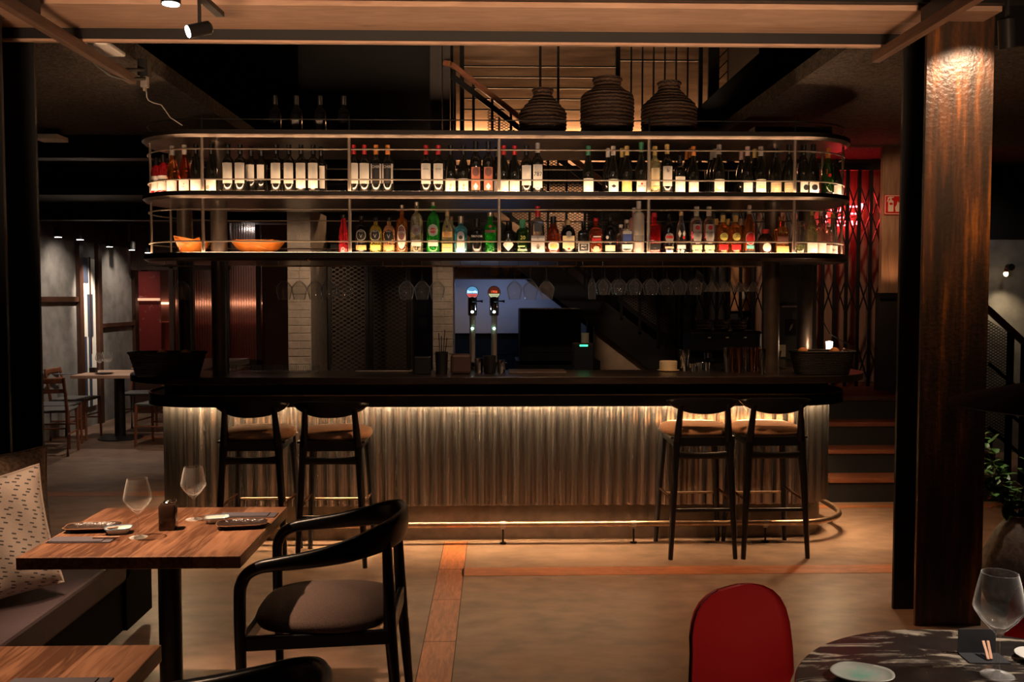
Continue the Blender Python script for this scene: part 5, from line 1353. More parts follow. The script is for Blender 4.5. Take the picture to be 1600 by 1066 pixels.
def bottle(px, shelf_z, Y, kind, H, R, glass_, cap, labs, label, group, text=None, nr=.0148, capz=.80, sq=0, py=290, name='bottle', cat='bottle', rz=0, z=None):
    x = at(px, py, Y).x
    t = thing(name, label, cat, (x, Y, shelf_z+.0005), group, rz)
    n_ = nr/R; prof = [((n_ if r == 'n' else r)*R, zz*H) for r, zz in PROF[kind]]
    if sq:   # square section: keep the neck round by flattening only the body -> use a squarish section
        k = MB(); seg = 24
        for (r, zz) in prof:
            e = .38 if r > nr*1.4 else 1.0
            for q in range(seg):
                a = 2*PI*q/seg; c, s_ = math.cos(a), math.sin(a)
                k.v.append((r*math.copysign(abs(c)**e, c), r*math.copysign(abs(s_)**e, s_), zz))
        for i in range(len(prof)-1):
            for q in range(seg):
                l = (q+1) % seg; k.f.append((i*seg+q, i*seg+l, (i+1)*seg+l, (i+1)*seg+q))
        k.f.append(tuple(reversed(range(seg)))); k.f.append(tuple((len(prof)-1)*seg+q for q in range(seg)))
    else: k = MB().lathe(prof, 22)
    k.build('body', G[glass_], t, smooth=True, world=False, angle=50)
    if cap:
        MB().lathe([(nr+.0004, H*capz), (nr+.0008, H*capz+.001), (nr+.0008, H-.003), (nr+.001, H), (nr-.002, H+.0015)], 16).build('cap' if capz > .86 else 'capsule', CAP[cap], t, smooth=True, world=False)
    first = None
    for L_ in labs:
        sh, z0, z1, w_, c_ = L_[:5]
        Rz = R
        lo = patch(sh, z0, z1, w_, Rz, LAB[c_], first or t, sq, x0=L_[5] if len(L_) > 5 else 0, dr=.0006+.0005*labs.index(L_), name='label' if first is None else 'label_patch'); first = first or lo
    if text:
        for (s_, sz, zc, m_) in text:
            mm = {'k': INK, 'w': PAPER, 'r': LAB['r'], 'y': LAB['y']}[m_]
            if sq: text_mesh(s_, sz, mm, first or t, (0, -R-.003, zc))
            else: text_mesh(s_, sz, mm, first or t, (0, 0, zc), bend=R+.0028)
    return t
YB1 = 6.012
Z2, Z1 = SZ[1], SZ[0]
gA = 'bottles on the upper bottle shelf'; gB = 'bottles on the lower bottle shelf'
TALL = ('rect', .052, .182, .068, 'w'); TALL2 = ('rect', .024, .182, .068, 'w'); LOW = ('rect', .004, .076, .074, 'w')
def wine(px, kind, cap, labs, label, row=0, glass_='dark', text=None, H=.300, R=.0375, dy=0, **k):
    return bottle(px, Z2, YB1+row*.085+dy, kind, H, R, glass_, cap, labs, label, gA, text, **k)
wine(245, 'R', 'k', [('rect', .045, .115, .066, 'w'), ('rect', .02, .045, .066, 'w')], 'short red bottle with black cap at the left end of the upper bottle shelf', H=.235, R=.036, glass_='pink', text=[('ROBOZA', .024, .082, 'k')], dy=.15)
wine(256, 'R', 'k', [('rect', .045, .115, .066, 'w'), ('rect', .02, .045, .066, 'w')], 'red bottle with black lettered white label, second from the left end', H=.25, R=.036, glass_='pink', text=[('ROBOZA', .024, .082, 'k')], dy=.12)
wine(270, 'G', 'a', [LOW], 'orange rosé bottle with grey capsule near the left end of the upper shelf', glass_='rose', text=[('..', .03, .04, 'r')], dy=.065)
wine(289, 'G', 'w', [LOW], 'darker orange rosé bottle right of the first rosé', glass_='rosedark', text=[('.:', .05, .045, 'r')], dy=.03)
wine(307, 'G', 'k', [LOW], 'dark wine bottle with low white label, directly left of the first rod')
wine(331, 'G', 'k', [LOW, ('circle', .012, .04, .03, 'n', -.018)], 'dark wine bottle with low white label and tan blot, right of the first rod')
for px_, lab in ((357, 'first'), (376, 'second')): wine(px_, 'B', 'k', [TALL], '%s dark bottle of the left row with tall shield shadowed white label' % lab)
wine(393, 'B', 'k', [('rect', .075, .182, .052, 'w')], 'dark bottle with narrower white label standing back, third of the left row', row=1)
wine(409, 'B', 'k', [('rect', .085, .182, .048, 'w')], 'dark bottle with narrow high white label, fourth of the left row', row=1)
wine(432, 'B', 'k', [TALL], 'dark bottle with tall white label, fifth of the left row')
wine(452, 'B', 'k', [TALL], 'dark bottle with tall white label, sixth of the left row')
wine(471, 'B', 'k', [TALL2], 'dark bottle with very long white label, second from the right of the left row')
wine(490, 'B', 'k', [TALL2], 'dark bottle with very long white label, last of the left row')
wine(502, 'B', 'k', [('rect', .03, .175, .060, 'w')], 'dark bottle half hidden behind the last one of the left row', row=1)
wine(553, 'B', 'r', [TALL], 'red capped dark bottle with tall white label, right behind the second rod')
wine(570, 'B', 'r', [TALL], 'red capped dark bottle with tall white label, one right of the second rod')
for px_, lab in ((588, 'left'), (606, 'right')):
    wine(px_, 'B', 'o', [('rect', .055, .18, .085, 's'), ('rect', .055, .18, .050, 'k')], 'orange capped bottle with black label and white letters, %s one of two' % lab, text=[('CHIR', .024, .158, 'w')])
for px_, lab in ((666, 'left'), (685, 'right')): wine(px_, 'B', 'r', [TALL], 'red capped dark bottle with tall white label in the middle bay, %s one of two' % lab, text=[('CASTEL', .012, .145, 'k')])
for px_, lab in ((704, 'left'), (724, 'right')): wine(px_, 'G', 'k', [('rect', .004, .086, .074, 'w'), ('diamond', .010, .032, .016, 'o'), ('diamond', .028, .055, .012, 'o', .003)], 'black sloping bottle, low white label with orange drop, %s one of two' % lab)
for px_, lab in ((743.5, 'left'), (763, 'right')): wine(px_, 'B', 'k', [('rect', .014, .160, .062, 'f'), ('circle', .10, .158, .046, 'e'), ('diamond', .014, .06, .03, 'w')], 'tall dark bottle with red portrait label, %s one of two' % lab, H=.325)
wine(776, 'G', 'k', [('rect', .004, .082, .06, 'w')], 'dark bottle with low white label half behind the third rod', row=1)
wine(787, 'G', 'r', [('rect', .004, .082, .074, 'w')], 'red capped sloping bottle with plain low white label, right at the third rod')
wine(804, 'G', 'r', [('rect', .004, .082, .074, 'w')], 'red capped sloping bottle with plain low white label, second right of the third rod')
wine(822.5, 'B', 'k', [('rect', .045, .172, .066, 'w')], 'dark bottle with silver collar and tall cream label, left of the numbered one')
wine(840, 'B', 'a', [('rect', .030, .178, .066, 'w')], 'tall bottle with grey capsule and numbered white label', H=.318, text=[('787', .038, .115, 'k')])
wine(919, 'G', 'g', [('rect', .004, .09, .074, 'w')], 'green capped bottle with low white label standing alone')
wine(958, 'G', 'w', [('rect', .001, .086, .074, 'w'), ('diamond', .03, .052, .034, 'k')], 'white capped bottle with black crest on its low label')
wine(950, 'G', 'w', [], 'plain white capped dark bottle behind the crest labelled one', row=1)
wine(979, 'G', 'y', [('rect', .001, .080, .074, 'y')], 'gold capped bottle with low yellow label')
wine(972, 'G', 'y', [], 'plain gold capped dark bottle behind the yellow labelled one', row=1)
wine(1001.5, 'G', 'g', [('rect', .004, .080, .072, 'w'), ('circle', .050, .064, .014, 'r')], 'tall green capped bottle with red dot and lettering, left of the fourth rod', H=.325, text=[('VINYA', .018, .040, 'k')])
wine(1023, 'B', 'y', [('rect', .044, .158, .058, 'c'), ('rect', .026, .040, .058, 'y')], 'pale yellow wine bottle with cream label, right of the fourth rod', glass_='wine_y')
wine(1042, 'B', 'y', [('rect', .042, .170, .066, 'w')], 'gold capped dark bottle with long white label and small emblem', H=.312, text=[('b', .03, .14, 'k')])
wine(1062, 'S', 'k', [('rect', .006, .104, .072, 'w')], 'short dark bottle with broad white label', H=.24, R=.038)
wine(1083, 'G', 'o', [('rect', .001, .070, .074, 'w')], 'orange capped bottle with low dotted label', text=[('. : .', .03, .05, 'k')])
wine(1073, 'G', 'o', [], 'orange capped dark bottle behind, left of the pair', row=2); wine(1079, 'G', 'o', [], 'orange capped dark bottle behind, right of the pair', row=1)
wine(1123, 'G', 'a', [('rect', .001, .088, .076, 'w'), ('circle', .010, .045, .045, 'y', -.008), ('circle', .020, .052, .036, 'w', -.004)], 'grey capped bottle, low white label with golden ornament', H=.312)
wine(1112, 'G', 'a', [], 'grey capped dark bottle at the back, left of the pair', row=2); wine(1117, 'G', 'a', [], 'grey capped dark bottle at the back, right of the pair', row=1)
wine(1167.5, 'G', 'p', [('rect', .002, .068, .066, 'w'), ('circle', .006, .03, .03, 's', -.006)], 'pink capped bottle with low white label')
wine(1158, 'G', 'p', [], 'pink capped dark bottle behind the pink capped one', row=2)
wine(1188, 'G', 'w', [('rect', .002, .088, .076, 'w'), ('rect', .03, .036, .05, 'y'), ('rect', .04, .046, .045, 'y')], 'white capped bottle with gold lines on its label')
wine(1179, 'G', 'y', [], 'dull gold capped dark bottle behind the gold lined one', row=1)
wine(1211, 'C', 'k', [('rect', .004, .070, .076, 'n'), ('rect', .03, .034, .06, 'y'), ('rect', .042, .046, .06, 'y')], 'black bottle with tan label, left of the fifth rod', R=.041, H=.29)
wine(1232, 'C', 'k', [('rect', .004, .070, .076, 'n'), ('rect', .03, .034, .06, 'y'), ('rect', .042, .046, .06, 'y')], 'black bottle with tan label, behind the fifth rod', R=.041, H=.315, dy=.01)
wine(1255, 'C', 'k', [('rect', .004, .076, .060, 'w'), ('hexa', .022, .058, .034, 'k', .006)], 'black capped sparkling bottle with hexagon label, left one of two', R=.042, H=.318, dy=.035)
wine(1270, 'C', 'k', [('rect', .004, .076, .064, 'w'), ('hexa', .020, .056, .040, 'k')], 'black capped sparkling bottle with hexagon label, right one of two', R=.042, H=.318, dy=.015)
wine(1293, 'C', 'o', [('circle', .118, .142, .020, 'r'), ('rect', .003, .02, .05, 'k')], 'green sparkling bottle with orange foil and red seal at the right end', glass_='green', R=.042, H=.312, dy=.12, capz=.66)
wine(1306, 'C', 'k', [('rect', .004, .074, .06, 'w')], 'dark bottle with low white label, last at the right end', R=.040, H=.25, dy=.19)
# lower shelf
def low(px, kind, H, R, glass_, cap, labs, label, text=None, nr=.013, capz=.9, row=0, dy=0, sq=0, **k):
    return bottle(px, Z1, YB1+row*.085+dy, kind, H, R, glass_, cap, labs, label, gB, text, nr, capz, sq, py=360, **k)
low(537, 'T', .245, .034, 'pink', 'k', [('circle', .012, .034, .022, 'w'), ('circle', .015, .031, .016, 'r')], 'bright red bottle with round white seal, left of the second rod', nr=.017)
low(565, 'R', .235, .041, 'black', 'k', [('circle', .075, .148, .066, 's'), ('circle', .080, .144, .058, 'k'), ('rect', .018, .048, .072, 'o')], 'black bottle with round fan emblem and orange strip, first of three alike', text=[('V', .035, .105, 'w'), ('***', .024, .13, 'w')])
low(587, 'R', .225, .041, 'yellow', 'k', [('circle', .075, .148, .066, 's'), ('circle', .080, .144, .058, 'k'), ('rect', .018, .050, .072, 'd')], 'yellow bottle with round fan emblem, second of three alike', text=[('V', .035, .105, 'w'), ('***', .024, .13, 'w')])
low(608, 'R', .225, .040, 'peach', 'k', [('circle', .072, .145, .062, 'k'), ('rect', .018, .050, .072, 'o')], 'peach coloured bottle with round fan emblem, third of three alike', text=[('V', .035, .102, 'w'), ('***', .024, .13, 'w')])
low(628, 'S', .305, .038, 'amber', 's', [('oval', .022, .180, .058, 'w'), ('oval', .080, .172, .046, 'e')], 'tall amber bottle with long oval label', text=[('MITRI', .022, .128, 'w')])
low(651, 'R', .325, .042, 'paleyellow', 's', [('circle', .110, .180, .068, 'g'), ('circle', .132, .158, .026, 'e'), ('rect', .042, .080, .066, 'w')], 'pale bottle with grey disc label, left of the green disc bottle', capz=.93)
low(677, 'R', .325, .043, 'brightgreen', 's', [('circle', .105, .182, .070, 's'), ('circle', .124, .160, .036, 'r'), ('rect', .042, .080, .066, 'w')], 'bright green bottle with round pale label and red dot', text=[('MARTINI', .016, .142, 'w')], capz=.93)
low(699, 'T', .27, .041, 'cream', 'c', [('circle', .158, .176, .018, 'k'), ('rect', .100, .135, .066, 'o'), ('rect', .004, .058, .074, 'y'), ('rect', .030, .034, .05, 'b')], 'tapering pale gold bottle with orange band', capz=.88)
low(705, 'R', .24, .034, 'cream', 'b', [], 'small bronze capped bottle behind the tapering gold one', row=1)
low(720, 'S', .235, .042, 'blue', 's', [('arch', .065, .138, .046, 's'), ('circle', .085, .110, .026, 'k'), ('rect', .004, .065, .050, 'w')], 'light blue square bottle with white label', sq=1, nr=.017, capz=.8)
low(745, 'S', .22, .042, 'black', 'k', [], 'black bottle with small white lettering, right of the blue one', text=[('THUNDER', .018, .105, 'w'), ('===', .018, .022, 'w')], nr=.022, capz=.74)
low(766, 'V', .26, .042, 'brightgreen', 's', [('rect', .128, .146, .076, 'e'), ('circle', .160, .178, .018, 'r')], 'green bottle with narrow waist and dark red band, left of the third rod', nr=.016)
low(794, 'B', .20, .040, 'black', 'k', [('diamond', .012, .095, .082, 'w'), ('diamond', .070, .100, .030, 'k')], 'squat black bottle with white pointed label, right of the third rod', dy=.01)
low(816.5, 'S', .215, .041, 'green', 'g', [('rect', .038, .046, .050, 'v', -.01)], 'round shouldered green bottle with yellow figures', text=[('20', .034, .096, 'y'), ('BOTANIC', .016, .018, 'w')], nr=.020, capz=.68)
low(840, 'S', .30, .044, 'clear', 'r', [('rect', .135, .190, .048, 'k'), ('rect', .006, .11, .086, 's'), ('diamond', .02, .06, .03, 'g')], 'tall clear square bottle with black plaque', text=[('C', .02, .092, 'k'), ('A', .03, .03, 'k')], sq=1, nr=.017, capz=.78)
low(864.5, 'T', .235, .045, 'redbrown', 'k', [('hexa', .018, .072, .076, 'w'), ('circle', .022, .062, .050, 'y')], 'red brown bottle with colourful round label and black cap', nr=.019, capz=.66)
low(888, 'R', .215, .046, 'black', 'c', [('rect', .050, .110, .088, 'c'), ('chevron', .016, .052, .088, 'c'), ('circle', .105, .14, .034, 's'), ('circle', .018, .032, .016, 'r')], 'black bottle with pale chevron label and red seal', capz=.84)
low(882, 'S', .20, .030, 'clear', 'c', [], 'small corked clear bottle behind the chevron labelled one', row=1)
low(911.5, 'S', .205, .036, 'black', 'k', [('rect', .008, .064, .070, 's'), ('rect', .012, .060, .060, 'k')], 'square black bottle with framed white lettering', text=[('JACK', .016, .048, 'w'), ('No 7', .016, .028, 'w')], sq=1, capz=.84)
low(931, 'S', .225, .040, 'redbrown', 'r', [('rect', .10, .108, .05, 'w', .004), ('rect', .075, .095, .058, 'r'), ('arch', .008, .045, .038, 'n')], 'dark red square bottle with slanted red band', sq=1, nr=.014)
low(953, 'R', .23, .039, 'black', 'k', [('circle', .090, .112, .022, 's', -.022), ('rect', .012, .050, .072, 'c')], 'dark bottle with low cream label, left of the clear blue labelled one')
low(979, 'S', .215, .037, 'clear', 's', [('rect', .075, .125, .058, 'b'), ('arch', .122, .146, .058, 'w'), ('rect', .028, .055, .068, 'w')], 'clear square bottle with blue label', sq=1, nr=.015)
low(970, 'S', .19, .028, 'clear', 'w', [], 'small clear bottle peeking out left of the blue labelled one', row=1)
low(998, 'F', .335, .037, 'frost', 'w', [('rect', .072, .115, .066, 'g')], 'very tall frosted bottle left of the fourth rod', nr=.015, capz=.86)
low(991, 'F', .30, .035, 'frostpink', 'w', [], 'tall frosted pink bottle behind the frosted one', row=1, nr=.015)
low(1022, 'S', .26, .040, 'red', 'r', [('rect', .02, .06, .07, 'k')], 'deep red bottle right of the fourth rod', nr=.017, sq=1, text=[('.....', .016, .036, 'w')])
low(1045, 'R', .25, .037, 'black', 'k', [('circle', .065, .130, .060, 'g'), ('rect', .095, .112, .045, 'r'), ('rect', .030, .042, .060, 'n'), ('rect', .002, .018, .044, 'w')], 'black bottle with red banner on round label')
low(1064, 'T', .27, .035, 'clear', 'c', [('rect', .028, .052, .062, 'w'), ('diamond', .0, .028, .02, 'w', -.02), ('diamond', 0, .028, .02, 'w', .004), ('diamond', .10, .15, .02, 'w', -.014), ('diamond', .10, .15, .02, 'w', .014), ('circle', .09, .11, .016, 'r', .012)], 'clear bottle with white lattice decoration', dy=.005)
for px_, lab in ((1088, 'left'), (1107.5, 'right')):
    low(px_, 'R', .30, .043, 'clear', 'w', [('shield', .060, .185, .060, 's'), ('circle', .148, .178, .030, 'r'), ('rect', .022, .052, .070, 'c'), ('rect', .004, .016, .06, 'v')], 'clear bottle with red disc and silver label, %s one of two' % lab, text=[('BACARDI', .0165, .132, 'k')], nr=.016, capz=.80)
for px_, lab in ((1129.5, 'left'), (1149, 'right')):
    low(px_, 'R', .245, .041, 'amber', 'y', [('circle', .080, .132, .054, 'd'), ('rect', .020, .056, .066, 'r')], 'amber bottle with yellow disc and red strip, %s one of two' % lab, text=[('Cuervo', .016, .104, 'k')], nr=.016, capz=.82)
for px_, lab in ((1119, 'left'), (1137, 'middle'), (1158, 'right')):
    low(px_, 'R', .23, .032, 'amber', 'y' if px_ < 1150 else 'a', [], 'amber bottle in the back row behind the yellow disc bottles, %s one' % lab, row=1, nr=.013, capz=.82)
low(1170.5, 'T', .31, .040, 'amber', 'w', [('oval', .050, .138, .066, 's'), ('oval', .056, .132, .056, 'r'), ('rect', .028, .050, .050, 't'), ('rect', .002, .018, .07, 'k')], 'tall amber bottle with red oval label and turquoise strip', nr=.013, capz=.82)
low(1196, 'R', .155, .047, 'brown', 'r', [('circle', .008, .066, .056, 'w')], 'squat dark brown bottle with round white label', nr=.022, capz=.82)
low(1220.5, 'S', .235, .042, 'amber', 'b', [('rect', .004, .045, .080, 'o'), ('rect', .060, .110, .070, 'e')], 'square amber bottle with script lettering left of the fifth rod', text=[('Mule', .028, .135, 'y')], sq=1, nr=.020)
t = low(1248, 'J', .205, .040, 'clear', None, [], 'glass jar of green olives right of the fifth rod', nr=.03)
for i in range(11):
    a = i*2.4; r_ = .022 if i % 3 else .004; zz = .014+(i//4)*.018
    MB().ball((r_*math.cos(a), r_*math.sin(a)-.006, zz), .0105, 10, 6).build('olive', plain('olive_green', (.30, .34, .05), .35), t, smooth=True, world=False)
low(1268, 'G', .275, .040, 'wine_y', 'n' if False else 'y', [('rect', .004, .070, .075, 'w')], 'pale yellow wine bottle, left of the pink one at the right end', dy=.02, nr=.013)
low(1282, 'G', .275, .040, 'wine_p', 'p', [('rect', .004, .068, .070, 'w')], 'pink wine bottle with spotted white label at the right end', dy=.06, nr=.013, text=[('. : .', .03, .035, 'k')])
low(1294, 'S', .205, .030, 'wine_p', 'p', [('rect', .004, .060, .050, 'w')], 'short pink bottle right of the pink wine', dy=.14)
low(1301, 'G', .275, .036, 'clear', 'y', [('rect', .004, .060, .060, 'w')], 'clear bottle with black lettered label, last at the right end', dy=.20, text=[('BIS', .022, .03, 'k')])
# dark bottles on the very top
for px_, lab in ((430, 'leftmost'), (463, 'second from the left'), (500, 'third from the left'), (537, 'rightmost, with a pale glint')):
    bottle(px_, SZ[2], 6.35, 'B', .30, .04, 'black', 'k', [('rect', .06, .14, .05, 'g')] if px_ in (463, 500) else [], 'dark bottle on the top of the shelf unit, %s' % lab, 'dark bottles on top of the shelf unit', py=190)

# ------------------------------------------------------------------ wicker jars on the top
def jar(px0, px1, pyt, neck0, neck1, Y, shoulder, label, top=SZ[2]):
    a = at(px0, 200, Y); b_ = at(px1, 200, Y); cx = (a.x+b_.x)/2; R = (b_.x-a.x)/2; H = at(px0, pyt, Y).z-top
    nr = (at(neck1, 150, Y).x-at(neck0, 150, Y).x)/2
    t = thing('wicker_jar', label, 'jar', (cx, Y, top+.0005), 'wicker jars on top of the shelf unit')
    prof = [(R*.80, 0), (R*.92, H*.12), (R, H*.30), (R, H*shoulder), (R*.93, H*(shoulder+.07)), (nr+(R-nr)*.42, H*(shoulder+.62*(.86-shoulder))), (nr*1.02, H*.86), (nr*.96, H*.875), (nr*1.02, H*.97), (nr*.98, H), (nr*.85, H), (nr*.8, H*.85), (nr*.7, H*.6), (.01, H*.3)]
    k = MB(); rings = []
    # slightly wavy woven wall
    P = []
    for i in range(len(prof)-1):
        (r0, z0), (r1, z1) = prof[i], prof[i+1]; n = max(1, int(abs(z1-z0)/.012)) if i < 9 else 1
        for q in range(n): P.append((r0+(r1-r0)*q/n, z0+(z1-z0)*q/n))
    P.append(prof[-1])
    P = [(r+(.0035 if i % 2 else -.0035 if i < len(P)-6 else 0), z) for i, (r, z) in enumerate(P)]
    k.lathe(P, 36); rr_ = random.Random(int(px0))
    k.v = [(x*(1+.012*rr_.uniform(-1, 1)), y*(1+.012*rr_.uniform(-1, 1)), z) for x, y, z in k.v]
    k.build('woven_body', WICKER, t, world=False, smooth=True, angle=80)
    k = MB(); k.tube([(nr*1.0*math.cos(2*PI*i/24), nr*1.0*math.sin(2*PI*i/24), H*.97) for i in range(24)], .010, 8, closed=True); k.build('rim', WICKER, t, world=False, smooth=True)
jar(811, 885, 139, 832, 862, 6.42, .54, 'small wicker jar, leftmost of three on top of the shelf unit')
jar(907, 990, 122, 927, 970, 6.42, .68, 'large wicker jar, the tallest and middle one of three on top')
jar(1002, 1088, 128, 1026, 1060, 6.42, .56, 'wide shouldered wicker jar, rightmost of three on top of the shelf unit')
tag(MB().box(at(1172, 190, 6.4).x, 6.27, SZ[2]+.001, at(1290, 190, 6.4).x, 6.55, SZ[2]+.10).build('storage_box', plain('dark_cardboard', (.03, .018, .014), .8), bevel=.004), 'long dark box lying on top of the shelf unit at its right end', 'box')
# ------------------------------------------------------------------ orange folded bowls on the lower shelf
ORB = plain('orange_tan_leather', (.74, .22, .03), .45, bump=.25, bscale=25, var=.25, vscale=12)
def bowl(px0, px1, h, Y, label, tilt=0, dp=.13):
    a = at(px0, 385, Y); b_ = at(px1, 385, Y); cx = (a.x+b_.x)/2; R = (b_.x-a.x)/2
    t = thing('folded_bowl', label, 'bowl', (cx, Y, Z1+.0005), 'orange folded bowls on the lower shelf')
    prof = [(.45, 0), (.62, .10), (.82, .45), (.97, .85), (1.0, 1.0), (.96, 1.0), (.90, .85), (.60, .2), (.02, .12)]
    k = MB(); seg = 30
    for r, z in prof:
        for q in range(seg):
            an = 2*PI*q/seg; k.v.append((R*r*math.cos(an), dp*r*math.sin(an), z*h*(1+tilt*(-math.cos(an)))+.0))
    for i in range(len(prof)-1):
        for q in range(seg):
            l = (q+1) % seg; k.f.append((i*seg+q, i*seg+l, (i+1)*seg+l, (i+1)*seg+q))
    k.f.append(tuple(reversed(range(seg)))); k.f.append(tuple((len(prof)-1)*seg+q for q in range(seg)))
    k.build('shell', ORB, t, world=False, smooth=True, angle=60)
    for s_ in (-1, 1):
        k = MB(); pts = []
        for i in range(11):
            an = -PI/2+s_*(1.35-2.1*i/10); r = .60+.42*i/10; z = h*(.10+.85*i/10)
            pts.append((R*r*math.cos(an), dp*r*math.sin(an), z))
        k.tube(pts, .004, 6, ry=.011); k.build('strap', ORB, t, world=False, smooth=True)
bowl(273, 328, .095, 6.14, 'orange folded bowl with raised left edge at the left end of the lower shelf', .22)
bowl(362, 445, .085, 6.16, 'wide orange folded bowl right of the first rod on the lower shelf')

# ================================================================== hanging glasses
ZH = 1.8105
hg = 'stemware hanging under the lowest shelf'
def hang(px, Y, label, s=1.0, py=440):
    x = at(px, py, Y).x; o = wine_glass((x, Y, ZH), label, hg, s); o.rotation_euler = (PI, 0, 0); o.name = 'wine_glass'
hang(284, 6.14, 'wine glass hanging alone at the left end between the columns')
for px_, lab in ((444, 'first'), (467.5, 'second'), (492.5, 'third'), (513, 'fourth'), (538, 'fifth')): hang(px_, 6.20 if lab in ('fourth', 'second') else 6.12, '%s wine glass hanging in the left row of five' % lab)
for px_, lab in ((635, 'left'), (659.5, 'middle'), (683, 'right')): hang(px_, 6.14, '%s wine glass of the three hanging left of the beer taps' % lab)
for px_, lab in ((804, 'left'), (829, 'middle'), (854, 'right')): hang(px_, 6.14, '%s wine glass of the three hanging right of the beer taps' % lab)
ord_ = ['first', 'second', 'third', 'fourth', 'fifth', 'sixth', 'seventh', 'eighth']
for i, px_ in enumerate((945, 969, 993, 1019, 1042, 1063, 1087)):
    hang(px_, 6.14, '%s wine glass from the left in the dense front row hanging at right' % ord_[i], .86)
    hang(px_-5, 6.27, '%s wine glass from the left in the dense back row hanging at right' % ord_[i], .86)
# flute
fl = MB().lathe([(.030, 0), (.030, .0015), (.006, .006), (.0035, .02), (.0035, .075), (.012, .09), (.024, .12), (.026, .16), (.023, .222), (.0222, .222), (.0248, .16), (.0228, .121), (.010, .094), (.001, .088)], 24).build('champagne_flute', WINEG, smooth=True, angle=60)
fl.location = (at(925, 440, 6.14).x, 6.14, ZH); fl.rotation_euler = (PI, 0, 0); tag(fl, 'narrow champagne flute hanging at the left of the dense glass row', 'glass', hg)
mg = None
for i, px_ in enumerate((1111, 1122, 1133, 1144, 1155, 1166, 1177)):
    for row, Y in enumerate((6.14, 6.26) if i % 2 == 0 else (6.14,)):
        if mg is None:
            mg = MB().lathe([(.030, 0), (.030, .0015), (.006, .006), (.0032, .02), (.0032, .095), (.010, .108), (.043, .172), (.0422, .172), (.008, .110), (.001, .106)], 24).build('cocktail_glass', WINEG, smooth=True, angle=60); o = mg
        else: o = mg.copy(); COL.objects.link(o)
        o.location = (at(px_, 440, 6.14).x-(.02 if row else 0), Y+(i % 2)*.065, ZH); o.rotation_euler = (PI, 0, 0)
        tag(o, '%s cocktail glass from the left, %s row, hanging beside the right column' % (ord_[i], 'front' if row == 0 else 'back'), 'glass', hg)

# ================================================================== on the counter
CZ = 1.0975
def bask(px0, px1, h, Y, label, dp=.12):
    a = at(px0, 560, Y); b_ = at(px1, 560, Y); cx = (a.x+b_.x)/2; R = (b_.x-a.x)/2
    t = thing('wicker_basket', label, 'basket', (cx, Y, CZ), 'black baskets on the bar counter')
    k = MB(); n = 28; P = lambda f: [(x, y) for x, y in superell(R*f, dp*f, n, .6)]
    lv = [(P(.80), 0)]
    for i in range(1, 12): lv.append((P(.80+.18*i/12+(.012 if i % 2 else 0)), h*i/12))
    lv += [(P(1.0), h*.97), (P(1.0), h), (P(.95), h), (P(.78), .02), (P(.05), .015)]
    k.layers(lv); k.build('woven_body', DWICKER, t, world=False, smooth=True, angle=80)
    k = MB(); k.tube([(x, y, h) for x, y in P(.99)], .007, 6, closed=True); k.build('rim', DWICKER, t, world=False, smooth=True)
    return cx
cx = bask(203, 321, .150, 6.00, 'long black wicker basket on the left end of the bar counter')
ORG = plain('orange_peel', (.60, .22, .04), .5, bump=.3, bscale=120)
for i, (dx, lab) in enumerate(((-.05, 'left'), (.10, 'right'))):
    tag(MB().ball((0, 0, 0), .035, 16, 10).build('orange', ORG, smooth=True), 'orange at the top of the left black basket, %s one' % lab, 'fruit', 'oranges in the left basket').location = (cx+dx, 6.04, CZ+.132)
cx = bask(1235, 1333, .150, 6.05, 'black wicker basket with fruit on the right end of the bar counter')
for i, (dx, m_, lab) in enumerate(((-.12, ORG, 'brownish orange in the right black basket, left one'), (.09, ORG, 'brownish orange in the right black basket, right one'), (.145, plain('dark_plum', (.05, .02, .02), .3), 'dark round fruit at the right of the right black basket'))):
    tag(MB().ball((0, 0, 0), .034, 16, 10).build('orange' if i < 2 else 'plum', m_, smooth=True), lab, 'fruit').location = (cx+dx, 6.07, CZ+.140)
# shot tumblers
tum = None
for i in range(13):
    px_ = 366+i*11.6
    if i == 12: px_ = 522
    if tum is None:
        tum = MB().lathe([(.018, 0), (.022, .002), (.0235, .045), (.0225, .045), (.020, .008), (.001, .007)], 16).build('shot_glass', WINEG, smooth=True, angle=50); o = tum
    else: o = tum.copy(); COL.objects.link(o)
    Y = 6.34-.07*(i % 2); o.location = (at(px_, 580, Y).x, Y, CZ); 
    tag(o, 'small clear glass standing in the row on the left half of the counter', 'glass', 'small glasses in a row on the counter')
p = at(600, 580, 6.3); t = thing('drip_tray', 'low steel drip tray on the counter right of the small glasses', 'tray', (p.x, 6.3, CZ))
k = MB(); k.box(-.19, -.05, 0, .19, .05, .012); k.build('tray', BRUSH, t, world=False, bevel=.003)
MB().box(-.18, -.042, .012, .18, .042, .014).build('grille', DKGREY, t, world=False)
def cbox(px0, px1, pyt, Y, dp, mat, name, label, cat, bevel=.006, base=CZ, group=None):
    a = at(px0, 570, Y); b_ = at(px1, 570, Y); h = at(px0, pyt, Y).z-base
    k = MB(); w_ = (b_.x-a.x)/2; k.box(-w_, -dp/2, 0, w_, dp/2, h)
    o = k.build(name, mat, bevel=bevel); o.location = ((a.x+b_.x)/2, Y, base); return tag(o, label, cat, group)
cbox(648, 673, 557, 6.10, .10, BLK, 'napkin_box', 'small black box on the counter left of the straw cup', 'box')
t = thing('straw_holder', 'black straw cup with dark straws on the counter before the beer taps', 'holder', (at(690, 570, 6.1).x, 6.1, CZ))
MB().lathe([(.038, 0), (.042, .145), (.039, .145), (.036, .01), (.002, .008)], 20).build('cup', BLK, t, world=False, smooth=True)
